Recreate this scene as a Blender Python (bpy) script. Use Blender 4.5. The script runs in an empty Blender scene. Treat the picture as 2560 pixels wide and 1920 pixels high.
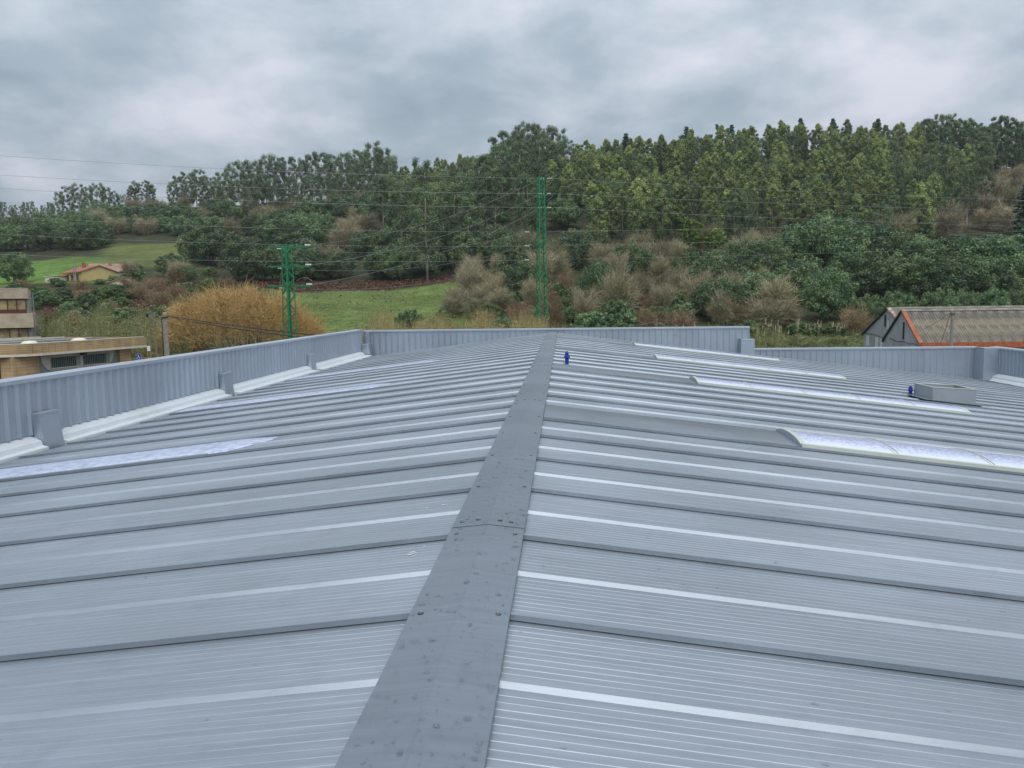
import bpy, math, random
import numpy as np
from mathutils import Vector, Matrix

# ------------------------------------------------------------------ camera, sky, sun, exposure
PITCH, YAW, ROLL, FPX, CX, CH = 0.10322, 0.06515, -0.01267, 1972.86, 0.3856, 1.1536
SC = bpy.context.scene
COL = SC.collection
_f = Vector((-math.sin(YAW) * math.cos(PITCH), math.cos(YAW) * math.cos(PITCH), -math.sin(PITCH)))
_r = Vector((math.cos(YAW), math.sin(YAW), 0))
_u = _r.cross(_f)
CR = _r * math.cos(ROLL) + _u * math.sin(ROLL)
CU = -_r * math.sin(ROLL) + _u * math.cos(ROLL)
CF = _f
EYE = Vector((CX, 0, CH))
camd = bpy.data.cameras.new('camera')
cam = bpy.data.objects.new('camera', camd)
COL.objects.link(cam)
camd.sensor_width = 36
camd.lens = FPX / 2560 * 36
camd.clip_start, camd.clip_end = 0.05, 3000
cam.matrix_world = Matrix(((CR.x, CU.x, -CF.x, EYE.x), (CR.y, CU.y, -CF.y, EYE.y), (CR.z, CU.z, -CF.z, EYE.z), (0, 0, 0, 1)))
SC.camera = cam

SUN_EL, SUN_AZ = math.radians(56), math.radians(172)     # azimuth clockwise from +Y
world = bpy.data.worlds.new('World')
SC.world = world
world.use_nodes = True


def build_world():
    nt = world.node_tree
    nt.nodes.clear()
    N, L = nt.nodes.new, nt.links.new
    out = N('ShaderNodeOutputWorld')
    mix = N('ShaderNodeMixShader')
    mix.inputs[0].default_value = 0.93
    sky = N('ShaderNodeTexSky')
    sky.sky_type = 'NISHITA'
    sky.sun_disc = False
    sky.sun_elevation = SUN_EL
    sky.sun_rotation = SUN_AZ
    b1 = N('ShaderNodeBackground')
    b1.inputs[1].default_value = 0.1
    L(sky.outputs[0], b1.inputs[0])
    b2 = N('ShaderNodeBackground')
    b2.inputs[1].default_value = 1.0
    tc = N('ShaderNodeTexCoord')
    sep = N('ShaderNodeSeparateXYZ')
    L(tc.outputs['Generated'], sep.inputs[0])

    def math_(op, a, b=None):
        n = N('ShaderNodeMath')
        n.operation = op
        for i, v in enumerate((a, b)):
            if v is None:
                continue
            if isinstance(v, (int, float)):
                n.inputs[i].default_value = v
            else:
                L(v, n.inputs[i])
        return n.outputs[0]
    zc = math_('ADD', math_('MAXIMUM', sep.outputs[2], 0.0), 0.30)
    px = math_('DIVIDE', sep.outputs[0], zc)
    py = math_('DIVIDE', sep.outputs[1], zc)
    cmb = N('ShaderNodeCombineXYZ')
    L(px, cmb.inputs[0]); L(py, cmb.inputs[1])

    def noise(scale, detail, rough, off, dist=0.0):
        mp = N('ShaderNodeMapping')
        mp.inputs['Location'].default_value = off
        L(cmb.outputs[0], mp.inputs[0])
        n = N('ShaderNodeTexNoise')
        n.inputs['Scale'].default_value = scale
        n.inputs['Detail'].default_value = detail
        n.inputs['Roughness'].default_value = rough
        n.inputs['Distortion'].default_value = dist
        L(mp.outputs[0], n.inputs['Vector'])
        return n.outputs[0]
    n1 = noise(3.1, 9, 0.56, (3.1, 0.35, 0), 0.15)
    n2 = noise(0.95, 4, 0.5, (1.7, 4.2, 0))
    f = math_('ADD', math_('MULTIPLY', n1, 0.72), math_('MULTIPLY', n2, 0.50))
    f = math_('ADD', f, math_('MULTIPLY', sep.outputs[0], 0.07))
    ramp = N('ShaderNodeValToRGB')
    e = ramp.color_ramp.elements
    e[0].position, e[0].color = 0.44, (0.275, 0.335, 0.395, 1)
    e[1].position, e[1].color = 0.77, (0.64, 0.65, 0.73, 1)
    for p, c in ((0.55, (0.345, 0.412, 0.475, 1)), (0.64, (0.455, 0.51, 0.58, 1))):
        k = e.new(p)
        k.color = c
    L(f, ramp.inputs[0])
    cie = math_('ADD', math_('MULTIPLY', math_('MAXIMUM', sep.outputs[2], 0.0), 1.25), 0.70)
    vm = N('ShaderNodeVectorMath')
    vm.operation = 'SCALE'
    L(ramp.outputs[0], vm.inputs[0])
    L(cie, vm.inputs['Scale'])
    L(vm.outputs[0], b2.inputs[0])
    L(b1.outputs[0], mix.inputs[1])
    L(b2.outputs[0], mix.inputs[2])
    L(mix.outputs[0], out.inputs[0])


build_world()
sd = bpy.data.lights.new('sun', 'SUN')
sd.energy = 1.5
sd.angle = math.radians(60)
sd.color = (1.0, 0.97, 0.93)
sun = bpy.data.objects.new('sun', sd)
COL.objects.link(sun)
_sv = Vector((math.sin(SUN_AZ) * math.cos(SUN_EL), math.cos(SUN_AZ) * math.cos(SUN_EL), math.sin(SUN_EL)))
sun.rotation_euler = (-_sv).to_track_quat('-Z', 'Y').to_euler()
sun.location = (0, 0, 60)
vs = SC.view_settings
vs.view_transform = 'Standard'
vs.look = 'None'
vs.exposure = 0.25
vs.gamma = 1.0
vs.use_curve_mapping = False
SC.cycles.use_denoising = True
SC.cycles.max_bounces = 6

# ------------------------------------------------------------------ helpers
rng = np.random.default_rng(7)
random.seed(7)


def ray(u, v):
    return CF + CR * ((u - 1280) / FPX) - CU * ((v - 960) / FPX)


def hit_z(u, v, z):
    d = ray(u, v)
    return EYE + d * ((z - EYE.z) / d.z)


def hit_x(u, v, x):
    d = ray(u, v)
    return EYE + d * ((x - EYE.x) / d.x)


def at(u, v, dep):
    return EYE + ray(u, v) * dep


RH = Vector((math.cos(YAW), math.sin(YAW), 0))     # horizontal right of the view
FH = Vector((-math.sin(YAW), math.cos(YAW), 0))    # horizontal forward


def plan(s, d):
    p = EYE + RH * s + FH * d
    return p.x, p.y


def tag(o, label=None, cat=None, group=None, kind=None):
    for k, v in (('label', label), ('category', cat), ('group', group), ('kind', kind)):
        if v:
            o[k] = v
    return o


def empty(name, loc=(0, 0, 0), label=None, cat=None, group=None, rz=0.0):
    o = bpy.data.objects.new(name, None)
    COL.objects.link(o)
    o.location = loc
    o.rotation_euler = (0, 0, rz)
    o.empty_display_size = 0.2
    return tag(o, label, cat, group)


def link(name, me, parent=None, loc=(0, 0, 0), rz=0.0):
    o = bpy.data.objects.new(name, me)
    COL.objects.link(o)
    o.location = loc
    if rz:
        o.rotation_euler = (0, 0, rz)
    if parent is not None:
        o.parent = parent
    return o


class MB:
    def __init__(s):
        s.v, s.f = [], []

    def add(s, vs, fs):
        n = len(s.v)
        s.v += [tuple(p) for p in vs]
        s.f += [tuple(i + n for i in f) for f in fs]
        return s

    def box(s, x0, x1, y0, y1, z0, z1):
        return s.add([(x0, y0, z0), (x1, y0, z0), (x1, y1, z0), (x0, y1, z0), (x0, y0, z1), (x1, y0, z1), (x1, y1, z1), (x0, y1, z1)],
                     [(0, 3, 2, 1), (4, 5, 6, 7), (0, 1, 5, 4), (1, 2, 6, 5), (2, 3, 7, 6), (3, 0, 4, 7)])

    def hexa(s, b, t):
        return s.add(list(b) + list(t), [(0, 3, 2, 1), (4, 5, 6, 7), (0, 1, 5, 4), (1, 2, 6, 5), (2, 3, 7, 6), (3, 0, 4, 7)])

    def sweep(s, A, B, close=False, caps=False):
        n = len(A)
        m = n if close else n - 1
        fs = [(i, (i + 1) % n, n + (i + 1) % n, n + i) for i in range(m)]
        if caps:
            fs += [tuple(range(n - 1, -1, -1)), tuple(range(n, 2 * n))]
        return s.add(list(A) + list(B), fs)

    def tube(s, pts, r, n=6, r2=None, caps=True):
        pts = [Vector(p) for p in pts]
        k = len(pts)
        rings = []
        for i, p in enumerate(pts):
            t = (pts[min(i + 1, k - 1)] - pts[max(i - 1, 0)]).normalized()
            a = t.cross(Vector((0, 0, 1)))
            if a.length < 1e-3:
                a = t.cross(Vector((1, 0, 0)))
            a.normalize()
            b = t.cross(a)
            rr = r if r2 is None else r + (r2 - r) * i / (k - 1)
            rings.append([p + (a * math.cos(2 * math.pi * j / n) + b * math.sin(2 * math.pi * j / n)) * rr for j in range(n)])
        o = len(s.v)
        for R_ in rings:
            s.v += [tuple(q) for q in R_]
        for i in range(k - 1):
            for j in range(n):
                s.f.append((o + i * n + j, o + i * n + (j + 1) % n, o + (i + 1) * n + (j + 1) % n, o + (i + 1) * n + j))
        if caps:
            s.f.append(tuple(o + j for j in range(n - 1, -1, -1)))
            s.f.append(tuple(o + (k - 1) * n + j for j in range(n)))
        return s

    def beam(s, a, b, w):
        a, b = Vector(a), Vector(b)
        t = (b - a).normalized()
        p = t.cross(Vector((0, 0, 1)))
        if p.length < 1e-3:
            p = Vector((1, 0, 0))
        p.normalize()
        q = t.cross(p)
        h = w / 2
        c = [(-h, -h), (h, -h), (h, h), (-h, h)]
        return s.hexa([a + p * x + q * y for x, y in c], [b + p * x + q * y for x, y in c])

    def lathe(s, prof, n=10, c=(0, 0, 0)):
        o = len(s.v)
        for r, z in prof:
            for j in range(n):
                t = 2 * math.pi * j / n
                s.v.append((c[0] + r * math.cos(t), c[1] + r * math.sin(t), c[2] + z))
        k = len(prof)
        for i in range(k - 1):
            for j in range(n):
                s.f.append((o + i * n + j, o + i * n + (j + 1) % n, o + (i + 1) * n + (j + 1) % n, o + (i + 1) * n + j))
        s.f.append(tuple(o + j for j in range(n - 1, -1, -1)))
        s.f.append(tuple(o + (k - 1) * n + j for j in range(n)))
        return s

    def mesh(s, name, mat, org=(0, 0, 0), smooth=False):
        me = bpy.data.meshes.new(name)
        me.from_pydata([(x - org[0], y - org[1], z - org[2]) for x, y, z in s.v], [], s.f)
        me.update()
        if mat is not None:
            me.materials.append(mat)
        if smooth:
            me.polygons.foreach_set('use_smooth', [True] * len(me.polygons))
        return me

    def build(s, name, mat, parent=None, org=(0, 0, 0), loc=None, smooth=False):
        me = s.mesh(name, mat, org, smooth)
        if loc is None:
            loc = (0, 0, 0) if parent is not None else org
        return link(name, me, parent, loc)


# ------------------------------------------------------------------ materials
def nodes_of(m):
    nt = m.node_tree
    return nt, nt.nodes.new, nt.links.new, nt.nodes['Principled BSDF']


def mat(name, col, rough=0.6, metal=0.0, var=0.12, scale=3.0, bump=0.0, bscale=40.0, spec=0.5, stretch=(1, 1, 1), col2=None, lo=0.35, hi=0.7):
    m = bpy.data.materials.new(name)
    m.use_nodes = True
    nt, N, L, P = nodes_of(m)
    P.inputs['Roughness'].default_value = rough
    P.inputs['Metallic'].default_value = metal
    P.inputs['Specular IOR Level'].default_value = spec
    tc = N('ShaderNodeTexCoord')
    mp = N('ShaderNodeMapping')
    mp.inputs['Scale'].default_value = stretch
    L(tc.outputs['Object'], mp.inputs[0])
    nz = N('ShaderNodeTexNoise')
    nz.inputs['Scale'].default_value = scale
    nz.inputs['Detail'].default_value = 6
    nz.inputs['Roughness'].default_value = 0.6
    L(mp.outputs[0], nz.inputs['Vector'])
    rp = N('ShaderNodeValToRGB')
    a = tuple(c * (1 - var) for c in col)
    b = col2 if col2 else tuple(min(1, c * (1 + var)) for c in col)
    rp.color_ramp.elements[0].position, rp.color_ramp.elements[0].color = lo, (*a, 1)
    rp.color_ramp.elements[1].position, rp.color_ramp.elements[1].color = hi, (*b, 1)
    L(nz.outputs[0], rp.inputs[0])
    L(rp.outputs[0], P.inputs['Base Color'])
    if bump:
        n2 = N('ShaderNodeTexNoise')
        n2.inputs['Scale'].default_value = bscale
        n2.inputs['Detail'].default_value = 4
        L(mp.outputs[0], n2.inputs['Vector'])
        bp = N('ShaderNodeBump')
        bp.inputs['Strength'].default_value = bump
        bp.inputs['Distance'].default_value = 0.02
        L(n2.outputs[0], bp.inputs['Height'])
        L(bp.outputs[0], P.inputs['Normal'])
    return m


def metal_paint(name, col, rough=0.34, metal=0.55, grime=0.10, wave=0.0):
    """coil-coated sheet: broad tone drift, faint streaks along the fall, slight waviness and uneven gloss"""
    m = bpy.data.materials.new(name)
    m.use_nodes = True
    nt, N, L, P = nodes_of(m)
    P.inputs['Metallic'].default_value = metal
    geo = N('ShaderNodeNewGeometry')
    n1 = N('ShaderNodeTexNoise')
    n1.inputs['Scale'].default_value = 0.55
    n1.inputs['Detail'].default_value = 5
    L(geo.outputs['Position'], n1.inputs['Vector'])
    mp = N('ShaderNodeMapping')
    mp.inputs['Scale'].default_value = (0.9, 14, 0.9)
    L(geo.outputs['Position'], mp.inputs[0])
    n2 = N('ShaderNodeTexNoise')
    n2.inputs['Scale'].default_value = 1.6
    n2.inputs['Detail'].default_value = 6
    n2.inputs['Roughness'].default_value = 0.7
    L(mp.outputs[0], n2.inputs['Vector'])
    ad = N('ShaderNodeMath')
    ad.operation = 'ADD'
    L(n1.outputs[0], ad.inputs[0])
    L(n2.outputs[0], ad.inputs[1])
    rp = N('ShaderNodeValToRGB')
    rp.color_ramp.elements[0].position, rp.color_ramp.elements[0].color = 0.75 / 2 + 0.05, (*[c * (1 - grime) for c in col], 1)
    rp.color_ramp.elements[1].position, rp.color_ramp.elements[1].color = 0.62, (*[min(1, c * (1 + grime)) for c in col], 1)
    hf = N('ShaderNodeMath')
    hf.operation = 'MULTIPLY'
    hf.inputs[1].default_value = 0.5
    L(ad.outputs[0], hf.inputs[0])
    L(hf.outputs[0], rp.inputs[0])
    oi = N('ShaderNodeObjectInfo')
    pr_ = N('ShaderNodeMapRange')
    pr_.inputs['To Min'].default_value = 0.94
    pr_.inputs['To Max'].default_value = 1.06
    L(oi.outputs['Random'], pr_.inputs['Value'])
    ns = N('ShaderNodeTexNoise')
    ns.inputs['Scale'].default_value = 3.3
    ns.inputs['Detail'].default_value = 9
    ns.inputs['Roughness'].default_value = 0.72
    L(geo.outputs['Position'], ns.inputs['Vector'])
    st = N('ShaderNodeMapRange')
    st.inputs['From Min'].default_value = 0.55
    st.inputs['From Max'].default_value = 0.72
    st.inputs['To Min'].default_value = 1.0
    st.inputs['To Max'].default_value = 0.86
    L(ns.outputs[0], st.inputs['Value'])
    mu = N('ShaderNodeMath')
    mu.operation = 'MULTIPLY'
    L(pr_.outputs[0], mu.inputs[0])
    L(st.outputs[0], mu.inputs[1])
    sc_ = N('ShaderNodeVectorMath')
    sc_.operation = 'SCALE'
    L(rp.outputs[0], sc_.inputs[0])
    L(mu.outputs[0], sc_.inputs['Scale'])
    L(sc_.outputs[0], P.inputs['Base Color'])
    rr = N('ShaderNodeMapRange')
    rr.inputs['To Min'].default_value = rough * 0.8
    rr.inputs['To Max'].default_value = rough * 1.25
    L(n1.outputs[0], rr.inputs['Value'])
    L(rr.outputs[0], P.inputs['Roughness'])
    if wave:
        n3 = N('ShaderNodeTexNoise')
        n3.inputs['Scale'].default_value = 2.2
        n3.inputs['Detail'].default_value = 2
        L(geo.outputs['Position'], n3.inputs['Vector'])
        bp = N('ShaderNodeBump')
        bp.inputs['Strength'].default_value = wave
        bp.inputs['Distance'].default_value = 0.02
        L(n3.outputs[0], bp.inputs['Height'])
        L(bp.outputs[0], P.inputs['Normal'])
    return m


def leaf_mat(name, ca, cb, rough=0.55, vary=0.25, trans=0.15):
    """leaf colour from each leaf's own tint, plus a drift from plant to plant"""
    m = bpy.data.materials.new(name)
    m.use_nodes = True
    nt, N, L, P = nodes_of(m)
    P.inputs['Roughness'].default_value = rough
    P.inputs['Specular IOR Level'].default_value = 0.35
    at_ = N('ShaderNodeAttribute')
    at_.attribute_name = 'tint'
    oi = N('ShaderNodeObjectInfo')
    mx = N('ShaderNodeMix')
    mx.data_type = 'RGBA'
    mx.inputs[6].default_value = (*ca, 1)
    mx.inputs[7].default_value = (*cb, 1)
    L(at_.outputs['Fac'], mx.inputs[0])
    hs = N('ShaderNodeHueSaturation')
    mr = N('ShaderNodeMapRange')
    mr.inputs['To Min'].default_value = 1 - vary
    mr.inputs['To Max'].default_value = 1 + vary
    L(oi.outputs['Random'], mr.inputs['Value'])
    L(mr.outputs[0], hs.inputs['Value'])
    mh = N('ShaderNodeMapRange')
    mh.inputs['To Min'].default_value = 0.485
    mh.inputs['To Max'].default_value = 0.515
    ml = N('ShaderNodeMath')
    ml.operation = 'FRACT'
    mm = N('ShaderNodeMath')
    mm.operation = 'MULTIPLY'
    mm.inputs[1].default_value = 7.31
    L(oi.outputs['Random'], mm.inputs[0])
    L(mm.outputs[0], ml.inputs[0])
    L(ml.outputs[0], mh.inputs['Value'])
    L(mh.outputs[0], hs.inputs['Hue'])
    L(mx.outputs[2], hs.inputs['Color'])
    L(hs.outputs[0], P.inputs['Base Color'])
    if trans:
        tr = N('ShaderNodeBsdfTranslucent')
        L(hs.outputs[0], tr.inputs[0])
        ms = N('ShaderNodeMixShader')
        ms.inputs[0].default_value = trans
        L(P.outputs[0], ms.inputs[1])
        L(tr.outputs[0], ms.inputs[2])
        L(ms.outputs[0], nt.nodes['Material Output'].inputs[0])
    return m


M = {}
M['roof'] = metal_paint('roof_sheet_grey', (0.335, 0.375, 0.418), 0.36, 0.5, 0.12, 0.10)
M['cap'] = metal_paint('ridge_cap_grey', (0.205, 0.235, 0.27), 0.40, 0.35, 0.10, 0.45)
M['flash'] = metal_paint('flashing_grey', (0.24, 0.27, 0.305), 0.30, 0.45, 0.07, 0.35)
M['clad'] = metal_paint('cladding_grey', (0.40, 0.455, 0.515), 0.32, 0.5, 0.05, 0.04)
M['coping'] = metal_paint('coping_grey', (0.42, 0.465, 0.52), 0.4, 0.3, 0.05, 0.05)
M['gutter'] = metal_paint('gutter_cover_white', (0.70, 0.74, 0.75), 0.4, 0.0, 0.05, 0.05)
M['alu'] = metal_paint('aluminium_rail', (0.60, 0.62, 0.54), 0.4, 0.3, 0.05)
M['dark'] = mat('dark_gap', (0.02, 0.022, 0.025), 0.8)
M['screw'] = mat('screw_steel', (0.35, 0.36, 0.38), 0.35, 0.9)
M['washer'] = mat('rubber_washer', (0.03, 0.03, 0.035), 0.7)
M['blue'] = mat('blue_plastic', (0.012, 0.03, 0.24), 0.35, 0.0, 0.1)
M['galv'] = metal_paint('galvanised_box', (0.34, 0.37, 0.40), 0.45, 0.4, 0.08)
M['white'] = mat('white_mark', (0.8, 0.8, 0.78), 0.6)
M['pylon'] = mat('pylon_green_paint', (0.020, 0.205, 0.085), 0.5, 0.0, 0.18, 2.0)
M['porc'] = mat('insulator_white', (0.72, 0.74, 0.70), 0.25, 0.0, 0.05)
M['wire'] = mat('aluminium_wire', (0.27, 0.29, 0.28), 0.5, 0.4)
M['blackwire'] = mat('black_cable', (0.015, 0.015, 0.016), 0.6)
M['conc'] = mat('pole_concrete', (0.27, 0.25, 0.21), 0.85, 0, 0.2, 6, 0.2)
M['wood'] = mat('pole_wood', (0.20, 0.17, 0.11), 0.85, 0, 0.25, 6, 0.2)
M['bark'] = mat('bark_brown', (0.11, 0.085, 0.06), 0.9, 0, 0.3, 4, 0.4)
M['eucbark'] = mat('bark_pale', (0.33, 0.28, 0.22), 0.85, 0, 0.3, 2, 0.3, stretch=(1, 1, 0.3))


def skylight_mat():
    """translucent sheet; dirt and condensation speckle lie on the flatter crown of each vault"""
    m = bpy.data.materials.new('skylight_polycarbonate')
    m.use_nodes = True
    nt, N, L, P = nodes_of(m)
    tc = N('ShaderNodeTexCoord')
    sp = N('ShaderNodeSeparateXYZ')
    L(tc.outputs['Object'], sp.inputs[0])
    nz = N('ShaderNodeTexNoise')
    nz.inputs['Scale'].default_value = 28
    nz.inputs['Detail'].default_value = 5
    nz.inputs['Roughness'].default_value = 0.75
    L(tc.outputs['Object'], nz.inputs['Vector'])
    nb = N('ShaderNodeTexNoise')
    nb.inputs['Scale'].default_value = 3.0
    nb.inputs['Detail'].default_value = 3
    L(tc.outputs['Object'], nb.inputs['Vector'])
    ad = N('ShaderNodeMath')
    ad.operation = 'MULTIPLY_ADD'
    L(nb.outputs[0], ad.inputs[0])
    ad.inputs[1].default_value = 0.22
    L(sp.outputs[1], ad.inputs[2])
    mk = N('ShaderNodeMapRange')
    mk.inputs['From Min'].default_value = 0.24
    mk.inputs['From Max'].default_value = 0.36
    L(ad.outputs[0], mk.inputs['Value'])
    rp = N('ShaderNodeValToRGB')
    rp.color_ramp.elements[0].position, rp.color_ramp.elements[0].color = 0.42, (0.36, 0.385, 0.60, 1)
    rp.color_ramp.elements[1].position, rp.color_ramp.elements[1].color = 0.60, (0.68, 0.73, 0.88, 1)
    L(nz.outputs[0], rp.inputs[0])
    mx = N('ShaderNodeMix')
    mx.data_type = 'RGBA'
    mx.inputs[6].default_value = (0.62, 0.68, 0.77, 1)
    L(mk.outputs[0], mx.inputs[0])
    L(rp.outputs[0], mx.inputs[7])
    L(mx.outputs[2], P.inputs['Base Color'])
    P.inputs['Roughness'].default_value = 0.22
    return m


M['poly'] = skylight_mat()
M['polyflat'] = mat('rooflight_sheet', (0.40, 0.44, 0.60), 0.3, 0, 0.1, 12, col2=(0.58, 0.64, 0.77), lo=0.38, hi=0.62)

# ------------------------------------------------------------------ ground
GZ = -6.0


def zc(u, d, v):
    v2 = v + 0.01267 * (u - 1280)
    return CH + d * math.tan(math.atan((960 - v2) / FPX) - PITCH)


def V(v):
    return ('v', v)


TERR = {
    -700: [(80, -6), (150, V(745)), (230, V(675)), (330, V(610)), (430, V(560)), (520, V(540)), (800, V(560))],
    0: [(78, -6), (112, -3.6), (150, V(738)), (195, V(705)), (260, V(655)), (330, V(605)), (430, V(552)), (520, V(540)), (800, V(560))],
    250: [(80, -6), (112, -2.6), (140, V(748)), (172, V(695)), (230, V(645)), (300, V(605)), (400, V(552)), (500, V(540)), (800, V(560))],
    460: [(85, -6), (112, -3.5), (140, V(765)), (180, V(705)), (230, V(648)), (290, V(606)), (370, V(545)), (450, V(512)), (800, V(545))],
    700: [(90, -6), (122, -4.2), (150, V(770)), (192, V(722)), (230, V(680)), (280, V(620)), (340, V(555)), (400, V(512)), (520, V(520)), (800, V(545))],
    900: [(95, -6), (128, V(812)), (192, V(721)), (222, V(690)), (280, V(605)), (340, V(530)), (395, V(500)), (500, V(510)), (800, V(530))],
    1100: [(98, -6), (128, V(812)), (188, V(727)), (212, V(690)), (260, V(580)), (320, V(480)), (355, V(455)), (450, V(460)), (800, V(480))],
    1350: [(98, -6), (122, V(818)), (150, V(752)), (190, V(650)), (240, V(545)), (300, V(472)), (345, V(443)), (430, V(448)), (800, V(450))],
    1460: [(98, -6), (122, V(816)), (150, V(748)), (188, V(650)), (236, V(556)), (296, V(478)), (343, V(458)), (430, V(462)), (800, V(470))],
    1600: [(96, -6), (122, V(815)), (150, V(745)), (185, V(650)), (230, V(570)), (290, V(470)), (342, V(434)), (430, V(440)), (800, V(450))],
    1900: [(94, -6), (122, V(822)), (150, V(745)), (185, V(650)), (240, V(540)), (300, V(435)), (348, V(388)), (430, V(395)), (800, V(420))],
    2200: [(94, -6), (122, V(820)), (150, V(750)), (185, V(660)), (240, V(550)), (300, V(440)), (345, V(392)), (430, V(400)), (800, V(425))],
    2560: [(100, -6), (125, V(805)), (150, V(755)), (185, V(670)), (240, V(560)), (295, V(470)), (335, V(424)), (430, V(440)), (800, V(460))],
    3300: [(100, -6), (125, V(800)), (150, V(750)), (185, V(670)), (240, V(560)), (295, V(470)), (335, V(424)), (430, V(440)), (800, V(460))],
}
UC = np.array(sorted(TERR))
DG = np.concatenate([np.arange(0, 400, 4.0), np.arange(400, 1201, 20.0)])
ZT = []
for uc in UC:
    ds, zs = [0.0], [GZ]
    for d_, z_ in TERR[int(uc)]:
        ds.append(d_)
        zs.append(zc(uc, d_, z_[1]) if isinstance(z_, tuple) else z_)
    zz = np.interp(DG, ds, zs)
    k = np.exp(-0.5 * (np.arange(-4, 5) / 2.0) ** 2)
    k /= k.sum()
    zp = np.pad(zz, 4, mode='edge')
    ZT.append(np.convolve(zp, k, 'valid'))
UF = np.arange(-700, 3301, 50.0)
ZF = np.stack([np.interp(UF, UC, np.array(ZT)[:, i]) for i in range(len(DG))], 1)
kk = np.exp(-0.5 * (np.arange(-3, 4) / 1.5) ** 2)
kk /= kk.sum()
ZF = np.stack([np.convolve(np.pad(ZF[:, i], 3, mode='edge'), kk, 'valid') for i in range(len(DG))], 1)


def z_ud(u, d):
    u = np.clip(u, UF[0], UF[-1] - 1e-6)
    d = np.clip(d, 0, DG[-1] - 1e-6)
    i = ((u - UF[0]) / 50.0).astype(int)
    t = (u - UF[0]) / 50.0 - i
    j = np.clip(np.searchsorted(DG, d, 'right') - 1, 0, len(DG) - 2)
    w = (d - DG[j]) / (DG[j + 1] - DG[j])
    return (ZF[i, j] * (1 - w) + ZF[i, j + 1] * w) * (1 - t) + (ZF[i + 1, j] * (1 - w) + ZF[i + 1, j + 1] * w) * t


def wob(x, y):
    return (np.sin(x * 0.11 + 1.3) * np.sin(y * 0.09 + 0.4) * 0.5 + np.sin(x * 0.31 + y * 0.23) * 0.18)


def z_world(x, y):
    x, y = np.asarray(x, float), np.asarray(y, float)
    dx, dy = x - EYE.x, y - EYE.y
    s = dx * RH.x + dy * RH.y
    d = dx * FH.x + dy * FH.y
    dd = np.maximum(d, 1.0)
    u = 1280 + FPX * s / dd
    z = z_ud(u, np.where(d > 1, d, 0))
    return z + wob(x, y) * np.clip((d - 95) / 60, 0, 1) * 1.0


def gpos(u, d):
    s = (u - 1280) / FPX * d
    x, y = plan(s, d)
    return Vector((x, y, float(z_world(x, y))))


def ground_cover(u, d, x, y):
    """surface kinds: real ground colours of estate, scrub, meadow, bracken and forest floor"""
    n = len(u)
    nz = np.sin(x * 0.13 + 2 * np.sin(y * 0.07)) * np.sin(y * 0.11 + 1.7 * np.sin(x * 0.05))
    c = np.tile(np.array([0.052, 0.060, 0.028]), (n, 1))

    def put(mask, col):
        m = np.clip(mask, 0, 1)[:, None]
        c[:] = c * (1 - m) + np.array(col) * m

    def band(v, a, b, s):
        return np.clip((v - a) / s, 0, 1) * np.clip((b - v) / s, 0, 1)
    put(np.clip((d - 150) / 30, 0, 1), (0.045, 0.048, 0.026))
    put((u < 520) * band(d, 92, 190, 8) * np.clip(nz * 2.2 + 0.1, 0, 1) * 0.6, (0.11, 0.056, 0.036))
    put((u < 560) * band(d, 92, 200, 8) * np.clip(-nz * 2.2, 0, 1) * 0.8, (0.055, 0.085, 0.028))
    put(band(u, 640, 1150, 30) * band(d, 188, 206, 4), (0.09, 0.050, 0.032))
    put(band(u, 700 - (d - 120) * 0.5, 1215 - (d - 118) * 0.5, 12) * band(d, 104, 189 + 3 * nz, 3), (0.115, 0.165, 0.045))
    put(np.clip((300 - u) / 25, 0, 1) * band(d, 166 + 5 * nz, 246, 5), (0.105, 0.175, 0.040))
    put(band(u, 270, 500, 18) * band(d, 205, 292, 8), (0.12, 0.14, 0.045))
    put(band(u, 1850, 2230, 20) * band(d, 84, 121, 5), (0.045, 0.085, 0.022))
    put(band(u, 1890, 2480, 30) * band(d, 215, 300, 20) * 0.3, (0.12, 0.08, 0.05))
    put(np.clip((88 - d) / 5, 0, 1), (0.085, 0.085, 0.085))
    return c


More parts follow.
